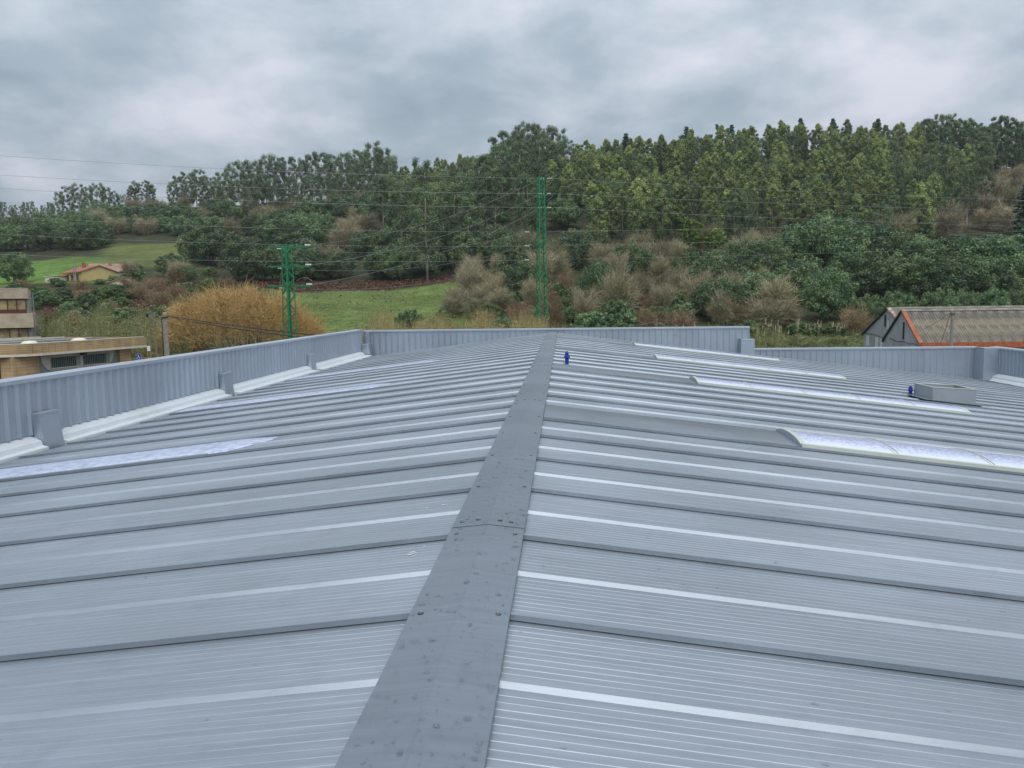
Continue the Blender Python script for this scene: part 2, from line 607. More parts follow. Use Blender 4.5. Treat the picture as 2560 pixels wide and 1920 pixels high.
def make_ground():
    xs = np.concatenate([np.arange(-900, -320, 20), np.arange(-320, 320, 4), np.arange(320, 901, 20)])
    ys = np.concatenate([np.arange(-200, 40, 20), np.arange(40, 480, 3.5), np.arange(480, 1001, 20)])
    X, Y = np.meshgrid(xs, ys)
    x, y = X.ravel(), Y.ravel()
    z = z_world(x, y)
    nx, ny = len(xs), len(ys)
    idx = np.arange(nx * ny).reshape(ny, nx)
    f = np.stack([idx[:-1, :-1].ravel(), idx[:-1, 1:].ravel(), idx[1:, 1:].ravel(), idx[1:, :-1].ravel()], 1)
    me = bpy.data.meshes.new('ground')
    me.from_pydata(np.stack([x, y, z], 1).tolist(), [], f.tolist())
    me.polygons.foreach_set('use_smooth', [True] * len(me.polygons))
    dx, dy = x - EYE.x, y - EYE.y
    d = np.maximum(dx * FH.x + dy * FH.y, 1)
    u = 1280 + FPX * (dx * RH.x + dy * RH.y) / d
    c = ground_cover(u, d, x, y)
    ca = me.color_attributes.new('cover', 'FLOAT_COLOR', 'POINT')
    ca.data.foreach_set('color', np.concatenate([c, np.ones((len(c), 1))], 1).ravel())
    m = bpy.data.materials.new('ground_cover')
    m.use_nodes = True
    nt, N, L, P = nodes_of(m)
    P.inputs['Roughness'].default_value = 0.95
    P.inputs['Specular IOR Level'].default_value = 0.1
    a = N('ShaderNodeVertexColor')
    a.layer_name = 'cover'
    geo = N('ShaderNodeNewGeometry')
    n1 = N('ShaderNodeTexNoise')
    n1.inputs['Scale'].default_value = 0.35
    n1.inputs['Detail'].default_value = 8
    n1.inputs['Roughness'].default_value = 0.72
    L(geo.outputs['Position'], n1.inputs['Vector'])
    mr = N('ShaderNodeMapRange')
    mr.inputs['From Min'].default_value = 0.3
    mr.inputs['From Max'].default_value = 0.7
    mr.inputs['To Min'].default_value = 0.62
    mr.inputs['To Max'].default_value = 1.4
    L(n1.outputs[0], mr.inputs['Value'])
    n0 = N('ShaderNodeTexNoise')
    n0.inputs['Scale'].default_value = 0.055
    n0.inputs['Detail'].default_value = 4
    L(geo.outputs['Position'], n0.inputs['Vector'])
    m0 = N('ShaderNodeMapRange')
    m0.inputs['From Min'].default_value = 0.35
    m0.inputs['From Max'].default_value = 0.65
    m0.inputs['To Min'].default_value = 0.78
    m0.inputs['To Max'].default_value = 1.22
    L(n0.outputs[0], m0.inputs['Value'])
    mm_ = N('ShaderNodeMath')
    mm_.operation = 'MULTIPLY'
    L(mr.outputs[0], mm_.inputs[0])
    L(m0.outputs[0], mm_.inputs[1])
    vm = N('ShaderNodeVectorMath')
    vm.operation = 'SCALE'
    L(a.outputs[0], vm.inputs[0])
    L(mm_.outputs[0], vm.inputs['Scale'])
    L(vm.outputs[0], P.inputs['Base Color'])
    n2 = N('ShaderNodeTexNoise')
    n2.inputs['Scale'].default_value = 1.4
    n2.inputs['Detail'].default_value = 8
    L(geo.outputs['Position'], n2.inputs['Vector'])
    bp = N('ShaderNodeBump')
    bp.inputs['Strength'].default_value = 0.8
    bp.inputs['Distance'].default_value = 0.5
    L(n2.outputs[0], bp.inputs['Height'])
    L(bp.outputs[0], P.inputs['Normal'])
    me.materials.append(m)
    tag(link('ground', me), kind='structure')


make_ground()

# ------------------------------------------------------------------ the warehouse roof we stand on
TT = 0.12016
YJ = 2.809                      # first joint line; the panels cover one metre each
XL, XR = -6.78, 15.62           # eaves
YN, YF = YJ - 6, 29.86          # near end, far gable wall
WH = empty('warehouse', (0, 0, GZ), 'long grey metal roofed warehouse with corrugated parapets, in the foreground', 'warehouse')
WO = (0, 0, GZ)


def panel_profile():
    p = [(0.014, 0.0045), (0.0035, 0.0045), (0.000, 0.028), (0.018, 0.028), (0.034, 0.001)]

    def micro(a, n):
        q = []
        for i in range(n):
            y = a + i * 0.083
            q += [(y, 0.0), (y + 0.0022, 0.0014), (y + 0.039, 0.0014), (y + 0.041, -0.003), (y + 0.0435, -0.003), (y + 0.046, 0.0)]
        return q
    p += micro(0.075, 5)
    p += [(0.494, 0.0), (0.509, 0.0165), (0.524, 0.0165), (0.539, 0.0)]
    p += micro(0.590, 5)
    p += [(1.018, 0.0)]
    return p


def panel_mesh(name, x0, x1):
    pr = panel_profile()
    b = MB()
    A = [(x0, y, z - TT * abs(x0)) for y, z in pr]
    B = [(x1, y, z - TT * abs(x1)) for y, z in pr]
    if x1 > x0:
        b.sweep(B, A)
    else:
        b.sweep(A, B)
    # folded ends of the two ribs
    for i0, i1 in ((1, 4), (35, 38)):
        e = [B[i] for i in range(i0, i1 + 1)]
        b.add(e, [tuple(range(len(e)))])
    return b.mesh(name, M['roof'])


pm_r = panel_mesh('roof_panel', 0.02, XR)
pm_l = panel_mesh('roof_panel', -0.02, XL)
NP = 33
for i in range(NP):
    y = YN + i
    for me in (pm_r, pm_l):
        o = link('roof_panel', me, WH, (0, y, -GZ + (0.0 if me is pm_r else 0.0)))


def wavy_cap(name, ya, yb, lift):
    b = MB()
    n = max(2, int((yb - ya) / 0.09))
    prof = [(-0.186, -0.012), (-0.185, 0), (-0.09, 0), (-0.012, 0), (0.0, 0.0012), (0.012, 0), (0.09, 0), (0.185, 0), (0.186, -0.012)]
    rows = []
    for j in range(n + 1):
        y = ya + (yb - ya) * j / n
        row = []
        for x, dz in prof:
            w = 0.0
            if abs(x) > 0.05:
                ph = (y - YJ) * 2 * math.pi
                w = (0.0022 * math.cos(ph) + 0.0012 * math.sin(2.3 * y + 4 * x)) * (abs(x) / 0.185)
                w += 0.0025 * math.sin(5.1 * y + 9 * x) * (1 if y > 8 else 0.35) * (abs(x) / 0.185)
            row.append((x, y, 0.034 + lift - TT * abs(x) + dz + w))
        rows.append(row)
    for j in range(n):
        b.sweep(rows[j + 1], rows[j])
    return b.build(name, M['cap'], WH, WO)


CAPJ = [YN, -1.1, 3.95, 9.03, 14.08, 19.12, 24.15, YF - 0.05]


def screw_meshes():
    a = MB()
    a.lathe([(0.0095, 0.0), (0.0095, 0.003), (0.0062, 0.0032), (0.0058, 0.0095), (0.004, 0.011)], 8)
    me = a.mesh('screw', M['screw'])
    return me


SCREW = screw_meshes()
wm = MB().lathe([(0.0125, -0.001), (0.0125, 0.0012), (0.008, 0.002)], 10).mesh('washer', M['washer'])
for i in range(len(CAPJ) - 1):
    cap = wavy_cap('ridge_cap', CAPJ[i] - 0.06, CAPJ[i + 1], 0.0 if i % 2 else 0.0022)
    ys = [YJ + k - 0.035 for k in range(-6, 27) if CAPJ[i] + 0.05 < YJ + k - 0.035 < CAPJ[i + 1] - 0.02]
    spots = [(x, y) for y in ys if y > 0 for x in (-0.142, 0.142)]
    if i >= 2:
        spots += [(-0.142, CAPJ[i] + 0.03), (-0.060, CAPJ[i] + 0.045), (0.055, CAPJ[i] + 0.028), (0.112, CAPJ[i] + 0.02)]
    for x, y in spots:
        zz = 0.034 + 0.0015 + (0.0 if i % 2 else 0.0022) - TT * abs(x) - GZ
        s = link('screw', SCREW, cap, (x, y, zz))
        link('washer', wm, cap, (x, y, zz))
        s.rotation_euler = (0, 0.12 if x > 0 else -0.12, x * 40 + y)


def skylight(y0):
    """low barrel vault with side rails, end plates and glazing bars"""
    x0, x1 = 2.74, 7.34
    n = 14

    def arc(t, r=0.0):
        a = math.pi * (0.14 + 0.72 * t)
        return 0.5 - 0.452 * math.cos(a) / math.cos(math.pi * 0.14), 0.050 + r + 0.052 * (math.sin(a) - math.sin(math.pi * 0.14)) / (1 - math.sin(math.pi * 0.14))
    b = MB()
    xs = [x0 + (x1 - x0) * i / 20 for i in range(21)]
    rows = []
    for x in xs:
        rows.append([(x - x0, y, z - TT * x) for y, z in (arc(k / n) for k in range(n + 1))])
    for i in range(20):
        b.sweep(rows[i + 1], rows[i])
    dome = b.build('skylight', M['poly'], WH, (0, 0, 0), (x0, y0, -GZ), True)
    for ya, yb in ((0.015, 0.058), (0.942, 0.985)):
        r = MB()
        r.hexa([(-0.01, ya, 0.022 - TT * x0), (x1 - x0 + 0.01, ya, 0.022 - TT * x1), (x1 - x0 + 0.01, yb, 0.022 - TT * x1), (-0.01, yb, 0.022 - TT * x0)],
               [(-0.01, ya, 0.062 - TT * x0), (x1 - x0 + 0.01, ya, 0.062 - TT * x1), (x1 - x0 + 0.01, yb, 0.066 - TT * x1), (-0.01, yb, 0.066 - TT * x0)])
        r.build('side_rail', M['alu'], dome)
    for xe, sgn in ((x0, -1), (x1, 1)):
        e = MB()
        pts = [(y, z) for y, z in (arc(k / n, 0.004) for k in range(n + 1))]
        lo = [(0.045, 0.004), (0.955, 0.004)]
        poly = pts + [lo[1], lo[0]]
        A = [(xe - x0 + sgn * 0.004, y, z - TT * xe) for y, z in poly]
        B = [(xe - x0 + sgn * 0.016, y, z - TT * xe) for y, z in poly]
        e.sweep(A, B, True, True) if sgn > 0 else e.sweep(B, A, True, True)
        e.build('end_plate', M['clad'], dome)
        g = MB()
        ra = [arc(k / n, 0.004) for k in range(n + 1)]
        for dx in (0.0,):
            P0 = [(xe - x0 + sgn * 0.018, y, z - TT * xe) for y, z in ra]
            P1 = [(xe - x0 - sgn * 0.028, y, z + 0.003 - TT * xe) for y, z in ra]
            g.sweep(P0, P1) if sgn < 0 else g.sweep(P1, P0)
        g.build('end_trim', M['alu'], dome)
    for k in range(1, 5):
        xb = x0 + (x1 - x0) * k / 5
        g = MB()
        for off in (-0.022, 0.014):
            ra = [arc(j / n, 0.0) for j in range(n + 1)]
            P0 = [(xb - x0 + off, y, z - TT * xb) for y, z in ra]
            P1 = [(xb - x0 + off + 0.002, y, z + 0.007 - TT * xb) for y, z in ra]
            P2 = [(xb - x0 + off + 0.008, y, z + 0.007 - TT * xb) for y, z in ra]
            P3 = [(xb - x0 + off + 0.010, y, z - TT * xb) for y, z in ra]
            g.sweep(P1, P0); g.sweep(P2, P1); g.sweep(P3, P2)
        g.build('glazing_bar', M['alu'], dome)
    # flat flashing from the ridge down to the vault, a little crowned
    f = MB()
    m = 12
    rows = []
    for i in range(9):
        x = 0.19 + (x0 + 0.0 - 0.19) * i / 8
        row = []
        for j in range(m + 1):
            t = j / m
            y = y0 + 0.02 + 0.965 * t
            z = 0.028 + 0.020 * math.sin(math.pi * t) + 0.003 * math.sin(3.1 * x + 5 * t)
            row.append((x, y, z - TT * x))
        rows.append(row)
    for i in range(8):
        f.sweep(rows[i + 1], rows[i])
    f.build('flashing_sheet', M['flash'], WH, WO, smooth=True)


for k in (5, 11, 17, 23):
    skylight(YJ + k)


def rooflight(y0):
    b = MB()
    n = 10
    xs = [-2.86, -3.25] + [-3.25 - (6.74 - 3.25) * i / 10 for i in range(1, 11)]
    rows = []
    for i, x in enumerate(xs):
        h = 0.0 if i == 0 else 0.016
        bz = 0.004 if i == 0 else 0.020
        ya, yb = (0.70, 0.96) if i == 0 else (0.075, 0.985)
        rows.append([(x + 2.86, ya + (yb - ya) * k / n, (bz + h * math.sin(math.pi * k / n) ** 0.7 if 0 < k < n else 0.003) - TT * abs(x)) for k in range(n + 1)])
    for i in range(len(xs) - 1):
        b.sweep(rows[i], rows[i + 1])
    o = b.build('rooflight_sheet', M['polyflat'], WH, (0, 0, 0), (-2.86, y0, -GZ), True)
    e = MB()
    e.hexa([(-0.45, 0.03, 0.008 - TT * 3.31), (-3.88, 0.03, 0.008 - TT * 6.74), (-3.88, 0.072, 0.008 - TT * 6.74), (-0.45, 0.072, 0.008 - TT * 3.31)][::-1],
           [(-0.45, 0.03, 0.030 - TT * 3.31), (-3.88, 0.03, 0.030 - TT * 6.74), (-3.88, 0.072, 0.030 - TT * 6.74), (-0.45, 0.072, 0.030 - TT * 3.31)][::-1])
    e.build('edge_flashing', M['clad'], o)


for k in (5, 11, 17):
    rooflight(YJ + k)

# parapets: ribbed sheets, each about 0.9 m wide, under a folded coping
RIB = 0.2275


def sheet_mesh(name, n, z0, z1):
    """sheet in local coords: runs along +x, faces -y"""
    pr = []
    for i in range(n):
        a = i * RIB
        pr += [(a, 0.0), (a + 0.058, 0.0), (a + 0.060, -0.003), (a + 0.086, -0.003), (a + 0.088, 0), (a + 0.118, 0), (a + 0.120, -0.003), (a + 0.146, -0.003), (a + 0.148, 0.0),
               (a + 0.154, 0), (a + 0.190, -0.036), (a + 0.210, -0.036), (a + 0.2215, 0.0)]
    pr += [(n * RIB, 0.0)]
    b = MB()
    b.sweep([(x, y, z0) for x, y in pr], [(x, y, z1) for x, y in pr])
    return b.mesh(name, M['clad'])


def parapet(name, ox, oy, rz, length, z0, z1, zs=None):
    par = MB()
    per = 4
    nsheet = int(round(length / (RIB * per)))
    w = RIB * per
    d = Vector((math.cos(rz), math.sin(rz), 0))
    nrm = Vector((math.sin(rz), -math.cos(rz), 0))
    # back skin carries the sheets
    a = Vector((ox, oy, 0)) - nrm * 0.05
    e = a + d * (nsheet * w)
    bk = -nrm * 0.12
    par.hexa([(p.x, p.y, z0) for p in (a, e, e + bk, a + bk)], [(p.x, p.y, z1 - 0.01) for p in (a, e, e + bk, a + bk)])
    core = par.build(name, M['clad'], WH, WO)
    sm = sheet_mesh('cladding_sheet', per, (z0 if zs is None else zs) - GZ, z1 - GZ)
    for i in range(nsheet):
        p = Vector((ox, oy, 0)) + d * (i * w)
        link('cladding_sheet', sm, core, (p.x, p.y, 0.0), rz)
    # coping in lengths of about three metres
    n3 = max(1, int(round(nsheet * w / 3.0)))
    L3 = nsheet * w / n3
    for i in range(n3):
        p0 = Vector((ox, oy, 0)) + d * (i * L3 + 0.002)
        p1 = Vector((ox, oy, 0)) + d * ((i + 1) * L3 - 0.002)
        pr = [(0.048, -0.055), (0.050, 0.0), (-0.21, 0.012), (-0.21, -0.07)]
        b = MB()
        b.sweep([(p0.x + nrm.x * q, p0.y + nrm.y * q, z1 + 0.040 + h) for q, h in pr], [(p1.x + nrm.x * q, p1.y + nrm.y * q, z1 + 0.040 + h) for q, h in pr], True, True)
        b.build('coping', M['coping'], core, WO)
    return core


ZLP, ZFP, ZRP = 0.15, 0.105, -0.72
# left parapet faces +X (runs towards -Y), far walls face -Y, right parapet faces -X
LLEN = YF - YN


SKEW = 0.0110


def xp(y):
    return -7.03 - SKEW * (y - 9.9)


def left_parapet():
    # local +x along +Y with the face to +X: build with rz=+90 gives face normal (+1,0,0)
    parapet('parapet', xp(YN), YN, math.pi / 2 + math.atan(SKEW), LLEN, -1.05, ZLP, -0.612)


left_parapet()
parapet('parapet', -7.25, YF, 0.0, 14.56, -1.15, ZFP)
parapet('parapet', 7.31, YF + 0.002, 0.0, 8.64, -2.2, ZRP)
parapet('parapet', 15.97, YF, -math.pi / 2, LLEN, -2.2, ZRP)


def post_cover(x0, x1, y0, y1, z0, z1, side):
    """folded sheet box over a parapet post: body with a foot that kicks out, lid with a lip, standing seams"""
    b = MB()
    if side == 'L':
        bt = [(x0, y0, z1), (x1 - 0.03, y0, z1), (x1 - 0.03, y1, z1), (x0, y1, z1)]
        bb = [(x0, y0 + 0.02, z0), (x1 + 0.03, y0 + 0.05, z0), (x1 + 0.03, y1 + 0.03, z0), (x0, y1 + 0.03, z0)]
    else:
        bt = [(x0, y0, z1), (x1, y0, z1), (x1, y1, z1), (x0, y1, z1)]
        bb = [(x0, y0 - 0.01, z0), (x1, y0 - 0.01, z0), (x1, y1, z0), (x0, y1, z0)]
    b.hexa(bb, bt)
    o = b.build('post_cover', M['clad'], WH, WO)
    l = MB()
    l.box(x0 + 0.0, x1 - (0.02 if side == 'L' else -0.006), y0 - 0.006, y1 + 0.006, z1 - 0.018, z1 + 0.008)
    l.build('lid', M['coping'], o, WO)


for y0 in (10.44, 16.6, 22.75):
    post_cover(xp(y0) + 0.036, xp(y0) + 0.155, y0, y0 + 0.43, -0.90, -0.31, 'L')
post_cover(xp(29.5) + 0.036, xp(29.5) + 0.33, 29.36, 29.81, -0.86, -0.36, 'L')
post_cover(6.90, 7.38, 29.36, 29.80, -0.92, -0.31, 'R')
post_cover(15.42, 15.93, 29.22, 29.80, -1.95, -0.70, 'R')
fp = MB().box(-7.14, -6.98, 29.70, 29.82, -0.36, 0.10)
fp.build('corner_flashing', M['clad'], WH, WO)

# gutter covers
def gutter(ya, yb, side):
    if side == 'L':
        def prf(y):
            x = xp(y) - 0.045
            w = min(1.0, (-6.81 - x) / 0.22)
            return [(x, -0.600), (x + 0.190 * w, -0.690), (x + 0.205 * w, -0.752), (-6.797, -0.772), (-6.796, -0.850), (x, -0.90)]
    else:
        def prf(y):
            return [(15.95, -1.62), (15.74, -1.70), (15.72, -1.77), (15.68, -1.80), (15.63, -1.86), (15.95, -2.0)]
    b = MB()
    y0, y1 = ya + 0.003, yb - 0.003
    A = [(x, y0, z) for x, z in prf(y0)]
    B = [(x, y1, z) for x, z in prf(y1)]
    b.sweep(A, B, True, True) if side == 'L' else b.sweep(B, A, True, True)
    b.build('gutter_cover', M['gutter'], WH, WO)


gy = [YN, 1.5, 4.6, 7.6, 10.45]
for a, c in zip(gy[:-1], gy[1:]):
    gutter(a, c, 'L')
for a, c in ((10.90, 13.7), (13.7, 16.62), (17.06, 19.9), (19.9, 22.77), (23.2, 26.2), (26.2, 29.34)):
    gutter(a, c, 'L')
for k in range(9):
    gutter(29.2 - (k + 1) * 3.4, 29.2 - k * 3.4, 'R')

# outer walls
for nm, bx in (('wall', (-7.46, -7.40, YN, YF + 0.16, GZ, -1.04)), ('wall', (16.12, 16.18, YN, YF + 0.16, GZ, -2.19)),
               ('wall', (-7.40, 16.12, YF + 0.10, YF + 0.16, GZ, -2.21)), ('wall', (-7.40, 16.12, YN - 0.08, YN - 0.02, GZ, -2.21))):
    MB().box(*bx).build(nm, M['clad'], WH, WO)


# roof hatch box
def roof_hatch():
    bx, by = 8.17, 16.58
    base_z = -TT * 8.17
    R_ = empty('roof_vent', (bx, by, base_z), 'square grey sheet metal vent upstand on the right roof slope beside a skylight', 'roof vent')
    w = 0.42

    def rz(x):
        return -TT * x
    b = MB()
    t = 0.02
    zt = 0.31
    for x0, x1, y0, y1 in ((-w, w, -w, -w + t), (-w, w, w - t, w), (-w, -w + t, -w + t, w - t), (w - t, w, -w + t, w - t)):
        b.hexa([(x0, y0, rz(x0) + 0.012), (x1, y0, rz(x1) + 0.012), (x1, y1, rz(x1) + 0.012), (x0, y1, rz(x0) + 0.012)],
               [(x0, y0, zt + 0.5 * rz(x0)), (x1, y0, zt + 0.5 * rz(x1)), (x1, y1, zt + 0.5 * rz(x1)), (x0, y1, zt + 0.5 * rz(x0))])
    b.build('upstand', M['galv'], R_)
    b = MB()
    q = w - t - 0.001
    b.hexa([(-q, -q, 0.12 + 0.5 * rz(-q)), (q, -q, 0.12 + .5 * rz(q)), (q, q, 0.12 + .5 * rz(q)), (-q, q, 0.12 + .5 * rz(-q))],
           [(-q, -q, 0.265 + 0.5 * rz(-q)), (q, -q, 0.265 + .5 * rz(q)), (q, q, 0.265 + .5 * rz(q)), (-q, q, 0.265 + .5 * rz(-q))])
    b.build('top_panel', M['flash'], R_)
    for x0, x1, y0, y1 in ((-w - .012, w + .012, -w - .012, -w + .03), (-w - .012, w + .012, w - .03, w + .012), (-w - .012, -w + .03, -w + .03, w - .03), (w - .03, w + .012, -w + .03, w - .03)):
        b = MB()
        b.hexa([(x0, y0, zt + 0.002 + 0.5 * rz(x0)), (x1, y0, zt + .002 + 0.5 * rz(x1)), (x1, y1, zt + .002 + 0.5 * rz(x1)), (x0, y1, zt + .002 + 0.5 * rz(x0))],
               [(x0, y0, zt + 0.014 + 0.5 * rz(x0)), (x1, y0, zt + .014 + 0.5 * rz(x1)), (x1, y1, zt + .014 + 0.5 * rz(x1)), (x0, y1, zt + .014 + 0.5 * rz(x0))])
        b.build('rim', M['alu'], R_)
    b = MB()
    for x0, x1, y0, y1 in ((-0.62, 0.62, -0.56, -w - 0.001), (-0.62, 0.62, w + 0.001, 0.56), (-0.62, -w - 0.001, -w - 0.001, w + 0.001), (w + 0.001, 0.62, -w - 0.001, w + 0.001)):
        b.hexa([(x0, y0, rz(x0) + 0.040), (x1, y0, rz(x1) + 0.040), (x1, y1, rz(x1) + 0.040), (x0, y1, rz(x0) + 0.040)],
               [(x0, y0, rz(x0) + 0.046), (x1, y0, rz(x1) + 0.046), (x1, y1, rz(x1) + 0.046), (x0, y1, rz(x0) + 0.046)])
    b.build('base_flange', M['flash'], R_)


roof_hatch()


def anchor(x, y, z, h, label):
    A_ = empty('anchor_post', (x, y, z), label, 'anchor post')
    MB().lathe([(0.034, 0), (0.034, 0.006)], 10).build('foot', M['screw'], A_)
    MB().lathe([(0.036, 0.006), (0.036, h * .46), (0.058, h * .5), (0.058, h * .60), (0.039, h * .64), (0.034, h * .86), (0.020, h * .88)], 12).build('body', M['blue'], A_, smooth=False)
    b = MB().lathe([(0.012, h * .88), (0.018, h * .92), (0.018, h * .98), (0.008, h)], 10)
    b.build('eye_bolt', M['screw'], A_)


ya_ = YJ + 12.28
anchor(0.46, ya_ + 0.16, -TT * 0.46 + 0.003, 0.26, 'small blue post standing on the roof near the ridge cap')
anchor(7.70, 17.06, -TT * 7.70 + 0.003, 0.23, 'small blue post close against the grey roof vent')


# rain drops and scuffs
def rain():
    r = np.random.default_rng(3)
    b = MB()

    def drop(x, y, s, zz):
        n = 8
        o = len(b.v)
        ax, ay = s * r.uniform(0.6, 1.3), s * r.uniform(0.5, 1.0)
        ph = r.uniform(0, 6.3)
        rim, mid = [], []
        for j in range(n):
            t = 2 * math.pi * j / n
            k = 1 + 0.28 * math.sin(2 * t + ph) + 0.15 * math.sin(3 * t + 2 * ph)
            dx, dy = ax * k * math.cos(t), ay * k * math.sin(t)
            rim.append((x + dx, y + dy, zz(x + dx) + 0.0002))
            mid.append((x + dx * .72, y + dy * .72, zz(x + dx * .72) + s * 0.24))
        b.v.extend(rim + mid + [(x, y, zz(x) + s * 0.30)])
        for j in range(n):
            b.f.append((o + j, o + (j + 1) % n, o + n + (j + 1) % n, o + n + j))
            b.f.append((o + n + j, o + n + (j + 1) % n, o + 2 * n))
    capz = lambda x: 0.0372 - TT * abs(x)
    for _ in range(620):
        x = r.uniform(-0.17, 0.17)
        y = 1.5 + 4.6 * r.random() ** 1.2
        drop(x, y, r.choice([0.003, 0.0045, 0.007, 0.0115], p=[.35, .35, .22, .08]), capz)
    pz = lambda x: 0.0022 - TT * abs(x)
    for _ in range(420):
        x = r.uniform(0.22, 2.6) * (1 if r.random() < .62 else -1)
        y = r.uniform(1.7, 5.5)
        fr = (y - YJ) % 1.0
        if not any(a < fr < a + 0.03 for a in [0.12 + 0.083 * i for i in range(4)] + [0.64 + 0.083 * i for i in range(4)]):
            continue
        drop(x, y, r.choice([0.0045, 0.0065, 0.009]), pz)
    m = bpy.data.materials.new('water_drop')
    m.use_nodes = True
    nt, N, L, P = nodes_of(m)
    P.inputs['Base Color'].default_value = (0.95, 0.97, 1, 1)
    P.inputs['Roughness'].default_value = 0.03
    P.inputs['IOR'].default_value = 1.33
    P.inputs['Transmission Weight'].default_value = 1.0
    o = b.build('rain_drops', m, None, smooth=True)
    tag(o, 'scattered rain drops on the grey ridge cap and roof sheets', 'rain drops', kind='stuff')


rain()
b = MB()
r_ = random.Random(5)
for (x, y, l, a, w) in ((-0.345, 3.66, 0.035, 0.2, .012), (-0.33, 3.64, 0.03, 0.3, .010), (-0.35, 3.625, 0.028, 0.1, .012), (-0.325, 3.60, 0.06, 0.9, .004), (-0.30, 3.74, 0.012, 0, .01), (-0.36, 3.90, 0.03, -.1, .006), (-0.50, 3.86, 0.02, .2, .005), (-0.33, 4.55, 0.03, 0, .008), (-0.42, 4.52, 0.02, 0, .006)):
    c, s = math.cos(a), math.sin(a)
    pts = []
    for t in range(8):
        k = 2 * math.pi * t / 8
        dx, dy = l * math.cos(k) * r_.uniform(.6, 1.1) / 2, w * math.sin(k) * r_.uniform(.6, 1.2) / 2
        X, Y = x + dx * c - dy * s, y + dx * s + dy * c
        pts.append((X, Y, -TT * abs(X) + 0.0036))
    b.add(pts, [tuple(range(8))])
b.build('scuff_mark', M['white'], WH, WO)

# ------------------------------------------------------------------ vegetation library (meshes shared by the copies)
def leaf_mesh(name, C, Nn, size, aspect, tint, material, r, up=None):
    """one small four-cornered leaf clump per row of C, facing along Nn"""
    n = len(C)
    Nn = Nn / (np.linalg.norm(Nn, axis=1, keepdims=True) + 1e-9)
    ref = r.normal(size=(n, 3)) if up is None else up + 0.25 * r.normal(size=(n, 3))
    T = ref - (ref * Nn).sum(1, keepdims=True) * Nn
    T /= (np.linalg.norm(T, axis=1, keepdims=True) + 1e-9)
    B = np.cross(Nn, T)
    s = size[:, None]
    a = aspect
    P = np.stack([C - T * s, C + B * s * a + T * s * 0.1 + Nn * s * .12, C + T * s, C - B * s * a + T * s * 0.05 + Nn * s * .12], 1).reshape(-1, 3)
    return quad_mesh(name, P, tint, material)


def quad_mesh(name, P, tint, material):
    n = len(P) // 4
    me = bpy.data.meshes.new(name)
    me.vertices.add(4 * n)
    me.vertices.foreach_set('co', P.astype(np.float32).ravel())
    me.loops.add(4 * n)
    me.loops.foreach_set('vertex_index', np.arange(4 * n, dtype=np.int32))
    me.polygons.add(n)
    me.polygons.foreach_set('loop_start', np.arange(0, 4 * n, 4, dtype=np.int32))
    me.update(calc_edges=True)
    a = me.attributes.new('tint', 'FLOAT', 'FACE')
    a.data.foreach_set('value', np.clip(tint, 0, 1).astype(np.float32))
    me.materials.append(material)
    return me


def clump_leaves(clumps, per, r, size, shell=0.55, upb=0.35):
    Cs, Ns, Ts = [], [], []
    for c, rad, tn in clumps:
        d = r.normal(size=(per, 3))
        d /= np.linalg.norm(d, axis=1, keepdims=True)
        q = (shell + (1 - shell) * r.random((per, 1))) * (1 + 0.18 * r.normal(size=(per, 1)))
        Cs.append(np.array(c) + d * q * np.array(rad))
        nn = d + np.array([0, 0, upb]) + 0.55 * r.normal(size=(per, 3))
        Ns.append(nn)
        Ts.append(tn + 0.18 * r.normal(size=per))
    C = np.concatenate(Cs)
    return C, np.concatenate(Ns), size * np.exp(0.3 * r.normal(size=len(C))), np.concatenate(Ts)


def strand_mesh(name, A, D, length, width, bend, tint, material, r, seg=2):
    """thin curved strips (twigs, shoots, reeds): root A, direction D, bent by vector bend at the tip"""
    n = len(A)
    side = np.cross(D, r.normal(size=(n, 3)))
    side /= (np.linalg.norm(side, axis=1, keepdims=True) + 1e-9)
    Ps, Ts = [], []
    for k in range(seg):
        t0, t1 = k / seg, (k + 1) / seg
        p0 = A + D * (length * t0)[:, None] + bend * t0 ** 2
        p1 = A + D * (length * t1)[:, None] + bend * t1 ** 2
        w0, w1 = (width * (1 - 0.75 * t0))[:, None], (width * (1 - 0.75 * t1))[:, None]
        Ps.append(np.stack([p0 - side * w0, p0 + side * w0, p1 + side * w1, p1 - side * w1], 1).reshape(-1, 3))
        Ts.append(tint)
    return quad_mesh(name, np.concatenate(Ps), np.concatenate(Ts), material)


